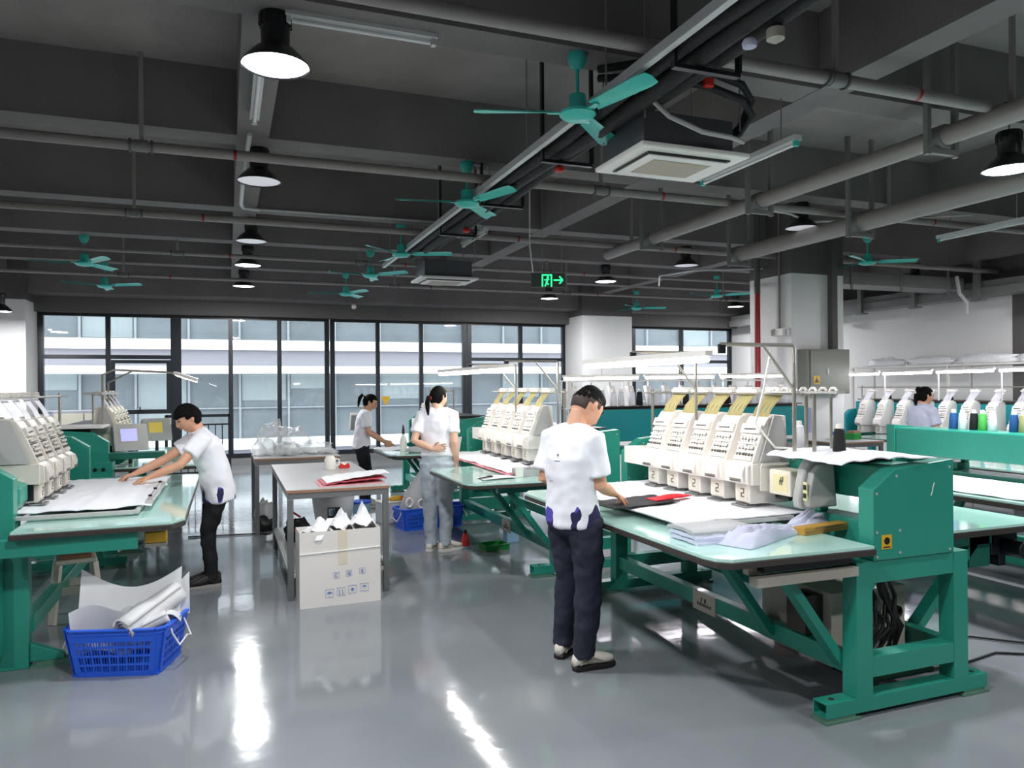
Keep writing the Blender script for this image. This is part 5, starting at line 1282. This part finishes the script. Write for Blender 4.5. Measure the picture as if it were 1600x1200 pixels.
def person(label, loc, yaw, J, skin='skin', shirt='shirt_white', pants='trouser_navy', shoe='shoe_cream', sole='sole_dark', hair='short', head_rot=(0, 0), vox=.006, hem=.80, leg_r=1.0, girth=1.0, hands=None, toes=(0, 0), sleeve=.62, hs=1.0, foot_low=.0):
    t = thing('person', label, 'person', loc, math.radians(yaw))
    V = {k: Vector(v) for k, v in J.items()}
    up = Vector((0, 0, 1))
    def xyz(p, *r): return (p.x, p.y, p.z) + r
    # ---- body
    b = M()
    Hm = Matrix.Translation(V['head']) @ Matrix.Rotation(math.radians(head_rot[1]), 4, 'Z') @ Matrix.Rotation(math.radians(head_rot[0]), 4, 'X') @ Matrix.Scale(hs, 4)
    pts, fs = head_pts(); b.add([Hm @ p for p in pts], fs)
    for s in (-1, 1):
        b.limb([tuple(Hm @ Vector((s*.076, -.012, -.022)))+(.006, .010), tuple(Hm @ Vector((s*.080, -.012, .0)))+(.008, .017), tuple(Hm @ Vector((s*.079, -.014, .022)))+(.006, .014)], 10, close=.8)
    nb = V['neck']; hd = Hm @ Vector((0, -.022, -.05))
    b.limb([xyz(nb-up*.06, .064, .056), xyz(nb, .057, .055), xyz(nb.lerp(hd, .6), .053, .055), xyz(hd, .050, .055)], 18, close=.3)
    b.limb([xyz(V['pel'], .11, .075), xyz(V['waist'], .10, .07), xyz(V['chest'], .115, .075), xyz(nb-up*.07, .07, .05)], 18)
    for s, n_ in ((-1, 'L'), (1, 'R')):
        sh, el, wr = V['sh'+n_], V['el'+n_], V['wr'+n_]
        b.limb([xyz(nb-up*.06, .042, .042), xyz(sh-up*.012, .036, .036)], 14)
        m1_ = sh.lerp(el, .5); m2_ = el.lerp(wr, .35)
        b.limb([xyz(sh-up*.01, .036, .036), xyz(m1_, .041, .042), xyz(el, .038, .038), xyz(m2_, .039, .037), xyz(el.lerp(wr, .75), .031, .029), xyz(wr, .026, .021)], 16, close=.5)
        hp_, kn, an = V['hip'+n_], V['kn'+n_], V['ank'+n_]
        b.limb([xyz(hp_, .055, .055), xyz(kn, .036, .038), xyz(an, .030, .032)], 14)
        # hand: palm and five fingers
        spec = (hands or {}).get(n_, {})
        fd = Vector(spec.get('dir', tuple((wr-el).normalized()))).normalized()
        pn = Vector(spec.get('palm', (-s, 0, 0))); pn = (pn - fd*pn.dot(fd)).normalized()
        across = fd.cross(pn).normalized() * (1 if spec.get('flip', 1) > 0 else -1)   # towards the thumb
        curl = spec.get('curl', 22)
        pc = wr + fd*.045
        b.limb([xyz(wr, .022, .019), xyz(wr+fd*.02, .030, .016), xyz(wr+fd*.055, .040, .0145), xyz(wr+fd*.085, .040, .012)], 16, side=tuple(across), close=.3)
        for k, (off, ln, rr) in enumerate(((.030, .072, .0082), (.010, .080, .0084), (-.011, .075, .008), (-.031, .058, .0072))):
            p = wr + fd*(.088-.006*abs(off)/.03) + across*off; dd = (fd + across*off*1.6).normalized(); ch = [xyz(p-dd*.015, rr, rr)]
            ang = 0
            for seg, fr in enumerate((.42, .32, .26)):
                ang += math.radians(curl*(.8+.12*k)*(1.0 if seg else .8)); q = p + (dd*math.cos(ang) + pn*math.sin(ang))*ln*fr
                ch.append(xyz(q, rr*(.95-.1*seg), rr*(.95-.1*seg))); p = q
            b.limb(ch, 10, side=tuple(across), close=.9)
        p = wr + fd*.022 + across*.024; d1 = (fd*.62 + across*.7 + pn*.3).normalized(); d2 = (fd*.85 + across*.2 + pn*.5).normalized()
        b.limb([xyz(p, .012, .012), xyz(p+d1*.032, .0105, .0105), xyz(p+d1*.032+d2*.026, .009, .009), xyz(p+d1*.032+d2*.046, .0075, .0075)], 10, close=.9)
    bo = b.build('body', skin, t, smooth=180); fix_normals(bo)
    rm_ = bo.modifiers.new('merge', 'REMESH'); rm_.mode = 'VOXEL'; rm_.voxel_size = vox; rm_.use_smooth_shade = True
    ms = bo.modifiers.new('soften', 'SMOOTH'); ms.factor = .5; ms.iterations = 2 if vox < .006 else 1
    # ---- face details
    for s in (-1, 1):
        e = M(); c = Hm @ Vector((s*.031, .080, .011))
        e.lathe([(.0005, -.006), (.008, -.004), (.010, 0), (.008, .004), (.0005, .006)], tuple(c), 12).build('eye', 'eye_dark', bo)
        q = [Hm @ Vector((s*x, y, z)) for x, y, z in ((.016, .0915, .032), (.030, .090, .037), (.046, .080, .033))]
        M().tube(q, .0032, 6).build('eyebrow', 'hair', bo)
    q = [Hm @ Vector((x, y, z)) for x, y, z in ((-.020, .086, -.052), (-.008, .0935, -.050), (.008, .0935, -.050), (.020, .086, -.052))]
    M().tube(q, [.0025, .0045, .0045, .0025], 8).build('lips', 'lip', bo)
    # ---- hair
    def infl(d, p):
        n0 = .0016*noise.noise(d*14)
        side = 1-min(1, abs(d.y)*1.6)
        if hair == 'short':   # long on top, shaved at the sides and nape
            zt = .050 - .034*sm(.75, .1, d.y) - .026*sm(0, -.9, d.y)
            k = sm(zt-.012, zt+.022, p.z); top = .010*sm(.05, .1, p.z) + .012*sm(.2, .9, d.y)*sm(.045, .08, p.z)
            return -.012 + k*(.016+top) + n0*3*k
        z0 = {'bob': .035 if d.y > .35 else -.012 - .05*sm(.1, -.5, d.y)}.get(hair, .052 if d.y > .35 else (.0 - .07*sm(.15, -.5, d.y)))
        if hair == 'bob':
            k = sm(z0-.006, z0+.006, p.z)
            if abs(d.x) > .75 and d.y < .35 and d.y > -.25: k = sm(-.005, .01, p.z)
            return -.012 + k*.030 + n0*2*k
        k = sm(z0-.004, z0+.012, p.z)
        return -.012 + k*.023 + n0*k
    hp, hf = head_pts(infl)
    ho = M().add([Hm @ p for p in hp], hf).build('hair', 'hair', t, smooth=180)
    if hair == 'short':
        fp, ff = head_pts(lambda d, p: -.012 + .0150*sm(-.060, -.035, p.z)*sm(.42, .30, d.y)*(sm(-.02, .015, p.z) if d.y > -.45 else 1))
        M().add([Hm @ p for p in fp], ff).build('shaved_hair', 'hair_fade', ho, smooth=180)
    if hair in ('ponytail', 'lowtail'):
        z = .05 if hair == 'ponytail' else -.02
        P_ = [Hm @ Vector((0, -.10, z)), Hm @ Vector((0, -.135, z+.01)), Hm @ Vector((0, -.150, z-.04)), Hm @ Vector((0, -.14, z-.10)), Hm @ Vector((0, -.125, z-.16))]
        M().limb([tuple(p)+(r_, r_) for p, r_ in zip(P_, (.014, .024, .026, .02, .008))], 14).build('ponytail', 'hair', ho, smooth=180)
        M().tube([tuple(Hm @ Vector((.016*math.cos(a/10*2*PI), -.115, z+.006+.016*math.sin(a/10*2*PI)))) for a in range(11)], .005, 6).build('hair_tie', 'red_cloth' if hair == 'lowtail' else 'machine_white', ho)
    if hair == 'bun':
        c = Hm @ Vector((0, -.09, .075)); M().limb([tuple(c-up*.03)+(.02, .02), tuple(c)+(.034, .034), tuple(c+up*.03)+(.02, .02)], 14).build('bun', 'hair', ho, smooth=180)
        c = Hm @ Vector((0, -.115, -.03)); M().limb([tuple(c+up*.05)+(.02, .02), tuple(c)+(.024, .022), tuple(c-up*.08)+(.014, .012)], 14).build('ponytail', 'hair', ho, smooth=180)
    # ---- shirt
    g = girth; s_ = M(); pe, wa, ch_ = V['pel'], V['waist'], V['chest']
    hemp = Vector((pe.x, pe.y, hem))
    um = V['shL'].lerp(V['shR'], .5)
    s_.limb([xyz(hemp, .178*g, .128*g), xyz(hemp.lerp(wa, .5), .172*g, .124*g), xyz(wa, .165*g, .118*g), xyz(ch_, .180*g, .122*g), xyz(um.lerp(ch_, .3), .172*g, .112*g), xyz(um+up*.035, .115, .078), xyz(um+up*.055, .075, .06)], 28, close=.15)
    for n_ in 'LR':
        sh, el = V['sh'+n_], V['el'+n_]; en = sh.lerp(el, sleeve)
        s_.limb([xyz(um+up*.02, .07, .07), xyz(um.lerp(sh, .6)+up*.012, .068, .066), xyz(sh, .066, .068), xyz(sh.lerp(el, sleeve*.5), .066*g, .066*g), xyz(en, .070*g, .072*g)], 20, close=.12)
    so = s_.build('shirt', shirt, t, smooth=180); fix_normals(so)
    rm_ = so.modifiers.new('merge', 'REMESH'); rm_.mode = 'VOXEL'; rm_.voxel_size = max(.009, vox*1.8); rm_.use_smooth_shade = True
    ms = so.modifiers.new('soften', 'SMOOTH'); ms.factor = .5; ms.iterations = 4
    tx = bpy.data.textures.get('cloth_folds') or bpy.data.textures.new('cloth_folds', 'CLOUDS'); tx.noise_scale = .13; tx.noise_depth = 1
    dp = so.modifiers.new('folds', 'DISPLACE'); dp.texture = tx; dp.strength = .030; dp.mid_level = .42; dp.texture_coords = 'LOCAL'
    col = M(); cc_ = um+up*.062; 
    nk = nb.lerp(hd, .12)
    col.tube([tuple(nk + Vector((.066*math.cos(a/20*2*PI), .060*math.sin(a/20*2*PI), -.012-.018*math.sin(a/20*2*PI)))) for a in range(21)], .007, 8).build('collar', shirt, so)
    # ---- trousers
    tr2 = M(); top = Vector((pe.x, pe.y, max(hem+.08, pe.z)))
    tr2.limb([xyz(top, .155*g, .112*g), xyz(pe-up*.03, .168*g, .120*g), xyz(pe-up*.09, .165*g, .115*g)], 24, close=.4)
    for n_ in 'LR':
        h_, k_, a_ = V['hip'+n_], V['kn'+n_], V['ank'+n_]
        lr = leg_r
        tr2.limb([xyz(h_, .090*(1+(lr-1)*.35), .102*(1+(lr-1)*.35)), xyz(h_.lerp(k_, .35), .086*(1+(lr-1)*.5), .094*(1+(lr-1)*.5)), xyz(k_, .066*lr, .072*lr), xyz(k_.lerp(a_, .4), .062*lr, .068*lr), xyz(a_+up*.05, .052*lr, .058*lr), xyz(a_-up*.015, .055*lr, .062*lr)], 20, close=.15)
    to = tr2.build('trousers', pants, t, smooth=180); fix_normals(to)
    rm_ = to.modifiers.new('merge', 'REMESH'); rm_.mode = 'VOXEL'; rm_.voxel_size = max(.009, vox*1.8); rm_.use_smooth_shade = True
    ms = to.modifiers.new('soften', 'SMOOTH'); ms.factor = .5; ms.iterations = 3
    t2 = bpy.data.textures.get('trouser_folds') or bpy.data.textures.new('trouser_folds', 'CLOUDS'); t2.noise_scale = .085; t2.noise_depth = 1
    dp = to.modifiers.new('folds', 'DISPLACE'); dp.texture = t2; dp.strength = .026; dp.mid_level = .5; dp.texture_coords = 'LOCAL'
    # ---- shoes
    for i, n_ in enumerate('LR'):
        a_ = V['ank'+n_]; an = math.radians(toes[i]); R_ = Matrix.Translation((a_.x, a_.y, 0)) @ Matrix.Rotation(an, 4, 'Z')
        outl = [(-.032, -.07), (-.038, -.03), (-.036, .03), (-.045, .10), (-.042, .15), (-.025, .185), (0, .195), (.025, .187), (.043, .155), (.046, .10), (.037, .03), (.038, -.03), (.030, -.07), (0, -.082)]
        sr = []
        for z, k in ((0, .97), (.006, 1.0), (.022, 1.02), (.03, .97)): sr.append([R_ @ Vector((x*k, (y-.05)*k+.05, z)) for x, y in outl])
        sl = M().loft(sr).build('sole', sole, t, smooth=35)
        fix_normals(sl)
        rg = []
        for y, w_, hgt in ((-.078, .020, .045), (-.065, .031, .068), (-.03, .035, .078), (.02, .035, .088), (.06, .038, .08), (.10, .043, .062), (.14, .041, .050), (.17, .030, .040), (.188, .012, .03)):
            ring = []
            for a in range(14):
                th = 2*PI*a/14; cx = math.cos(th); sz = math.sin(th)
                ring.append(R_ @ Vector((w_*(abs(cx)**.8)*(1 if cx > 0 else -1), y, .026 + hgt*.5*(1+(abs(sz)**.8)*(1 if sz > 0 else -1))-.0)))
            rg.append(ring)
        up_ = M().loft(rg).build('shoe', shoe, t, smooth=180); fix_normals(up_)
        lc = M()
        for k in range(4): lc.tube([R_ @ Vector((-.024, .03+k*.022, .105-.011*k)), R_ @ Vector((0, .034+k*.022, .118-.0125*k)), R_ @ Vector((.024, .03+k*.022, .105-.011*k))], .003, 6)
        lc.build('laces', 'machine_white' if shoe != 'shoe_black' else 'shoe_grey', up_)
        pa = M().tube([R_ @ Vector((-.0405, -.04, .04)), R_ @ Vector((-.0415, .03, .075)), R_ @ Vector((-.0445, .10, .045))], .005, 6).tube([R_ @ Vector((.0385, -.05, .04)), R_ @ Vector((.0400, .03, .075)), R_ @ Vector((.0455, .10, .045))], .005, 6)
        pa.build('side_trim', 'shoe_grey' if shoe != 'shoe_black' else 'shoe_black', up_)
    return t, so

shirt_mat('shirt_flame', .83, marks=((.0, 1.235, .007, .005, -1), (.0, 1.228, .003, .006, -1), (.0, 1.2, .02, .0022, -1), (-.06, 1.08, .018, .002, -1))); shirt_mat('shirt_flame_worker', .70, marks=((-.03, 1.13, .004, .012, 1), (-.015, 1.13, .009, .003, 1), (-.05, 1.13, .004, .010, 1), (-.075, 1.125, .008, .003, 1), (-.075, 1.14, .008, .003, 1)))
man, mso = person('standing young man with cropped hair, white shirt and dark trousers, looking down at the table', (1.925, 3.98, 0), -66,
    dict(ankL=(-.14, .03, .09), ankR=(.09, -.05, .09), knL=(-.095, .03, .49), knR=(.09, -.01, .49), hipL=(-.085, -.03, .86), hipR=(.085, -.03, .86), pel=(0, -.035, .89), waist=(0, -.05, 1.03), chest=(0, -.055, 1.21),
         neck=(0, -.02, 1.375), head=(.01, .075, 1.50), shL=(-.16, -.04, 1.325), shR=(.16, -.04, 1.325), elR=(.19, -.02, 1.06), wrR=(.11, .20, .985), elL=(-.19, -.08, 1.08), wrL=(-.13, .15, .98)),
    shirt='shirt_flame', pants='trouser_navy', hair='short', hs=1.13, head_rot=(-40, -8), vox=.0045, hem=.83, hands={'R': dict(dir=(.02, .92, -.38), palm=(-.25, -.3, -.9), flip=-1, curl=34), 'L': dict(dir=(.25, .9, -.35), palm=(.2, -.2, -.9), flip=1, curl=30)}, toes=(14, -22), leg_r=1.16, girth=1.0, sleeve=.78)
# small printed marks on the back of the shirt
worker, wso = person('worker with black bobbed hair and white shirt leaning over the white sheet', (-.12, 6.70, 0), 98,
    dict(ankL=(-.08, .02, .08), ankR=(.07, .0, .08), knL=(-.08, .04, .47), knR=(.075, .02, .47), hipL=(-.08, -.06, .82), hipR=(.08, -.06, .82), pel=(0, -.06, .85), waist=(0, -.02, .98), chest=(0, .04, 1.14),
         neck=(0, .10, 1.285), head=(0, .175, 1.385), shL=(-.15, .075, 1.225), shR=(.15, .085, 1.225), elL=(-.22, .26, 1.03), wrL=(-.20, .475, .945), elR=(.16, .33, 1.05), wrR=(.10, .56, .95)),
    skin='skin', shirt='shirt_flame_worker', pants='trouser_black', shoe='shoe_black', sole='shoe_grey', hair='bob', head_rot=(-24, 8), vox=.005, hem=.70, hands={'L': dict(dir=(.1, .95, -.28), palm=(.1, -.2, -.95), flip=1, curl=26), 'R': dict(dir=(-.1, .95, -.28), palm=(0, -.2, -.95), flip=-1, curl=24)}, toes=(4, -6), girth=1.02, leg_r=.85, sleeve=.6)
lady, lso = person('standing woman with a low black ponytail, white shirt and light jeans, seen from behind', (1.95, 7.20, 0), -22,
    dict(ankL=(-.075, .03, .08), ankR=(.075, .0, .08), knL=(-.08, .03, .48), knR=(.08, .01, .48), hipL=(-.08, .0, .88), hipR=(.08, .0, .88), pel=(0, .0, .9), waist=(0, .02, 1.04), chest=(0, .01, 1.22),
         neck=(0, -.005, 1.385), head=(.01, .035, 1.52), shL=(-.155, -.005, 1.345), shR=(.155, -.005, 1.345), elR=(.175, -.06, 1.09), wrR=(.185, .02, .87), elL=(-.22, -.08, 1.10), wrL=(-.03, -.165, 1.03)),
    skin='skin_light', shirt='shirt_white', pants='jeans_light', shoe='shoe_cream', sole='sole_white', hair='lowtail', head_rot=(-6, -38), vox=.005, hem=.94, hands={'L': dict(dir=(.96, -.1, .1), palm=(0, -1, 0), flip=-1, curl=18), 'R': dict(dir=(0, .25, -.95), palm=(-1, 0, 0), flip=1, curl=24)}, toes=(-10, -55), girth=.93, leg_r=1.12, sleeve=.66)
far_lady, fso = person('woman with a high black ponytail, white shirt and black trousers, working before the glazing', (1.74, 10.25, 0), -96,
    dict(ankL=(-.08, .04, .08), ankR=(.07, .0, .08), knL=(-.08, .05, .46), knR=(.075, .03, .46), hipL=(-.08, -.03, .82), hipR=(.08, -.03, .82), pel=(0, -.03, .85), waist=(0, -.02, .98), chest=(0, .0, 1.14),
         neck=(0, .035, 1.295), head=(0, .09, 1.42), shL=(-.15, .02, 1.25), shR=(.15, .02, 1.25), elR=(.19, .06, 1.02), wrR=(.17, .28, .885), elL=(-.18, .08, 1.02), wrL=(-.10, .29, .885)),
    skin='skin', shirt='shirt_white', pants='trouser_black', shoe='shoe_cream', sole='sole_white', hair='ponytail', head_rot=(-22, -4), vox=.007, hem=.80, toes=(0, 0), girth=.92, sleeve=.65)
right_p, rso = person('dark-haired person in a pale shirt standing beyond the long smooth beam', (7.80, 6.65, 0), -96,
    dict(ankL=(-.08, .02, .08), ankR=(.08, .0, .08), knL=(-.08, .03, .48), knR=(.08, .01, .48), hipL=(-.08, .0, .86), hipR=(.08, .0, .86), pel=(0, .0, .88), waist=(0, .0, 1.02), chest=(0, .0, 1.18),
         neck=(0, .01, 1.34), head=(0, .05, 1.47), shL=(-.15, .0, 1.30), shR=(.15, .0, 1.30), elR=(.2, .04, 1.05), wrR=(.14, .26, .97), elL=(-.2, .04, 1.05), wrL=(-.12, .26, .97)),
    skin='skin', shirt='cloth_lilac', pants='trouser_black', shoe='shoe_black', sole='sole_dark', hair='bun', head_rot=(-4, -10), vox=.007, hem=.82, girth=.95, sleeve=.65)
# round emblem on the sleeve and printed strokes on the chest of the bending worker
em = M().tube([(-.2275+.004*0, .135+.022*math.cos(a/20*2*PI), 1.15+.026*math.sin(a/20*2*PI)) for a in range(21)], .0025, 6)
em.tube([(-.2275, .135+.011*(1-a/16)*math.cos(a/16*3*PI), 1.15+.013*(1-a/16)*math.sin(a/16*3*PI)) for a in range(13)], .0035, 6)
em.build('sleeve_emblem', 'trouser_navy', wso)
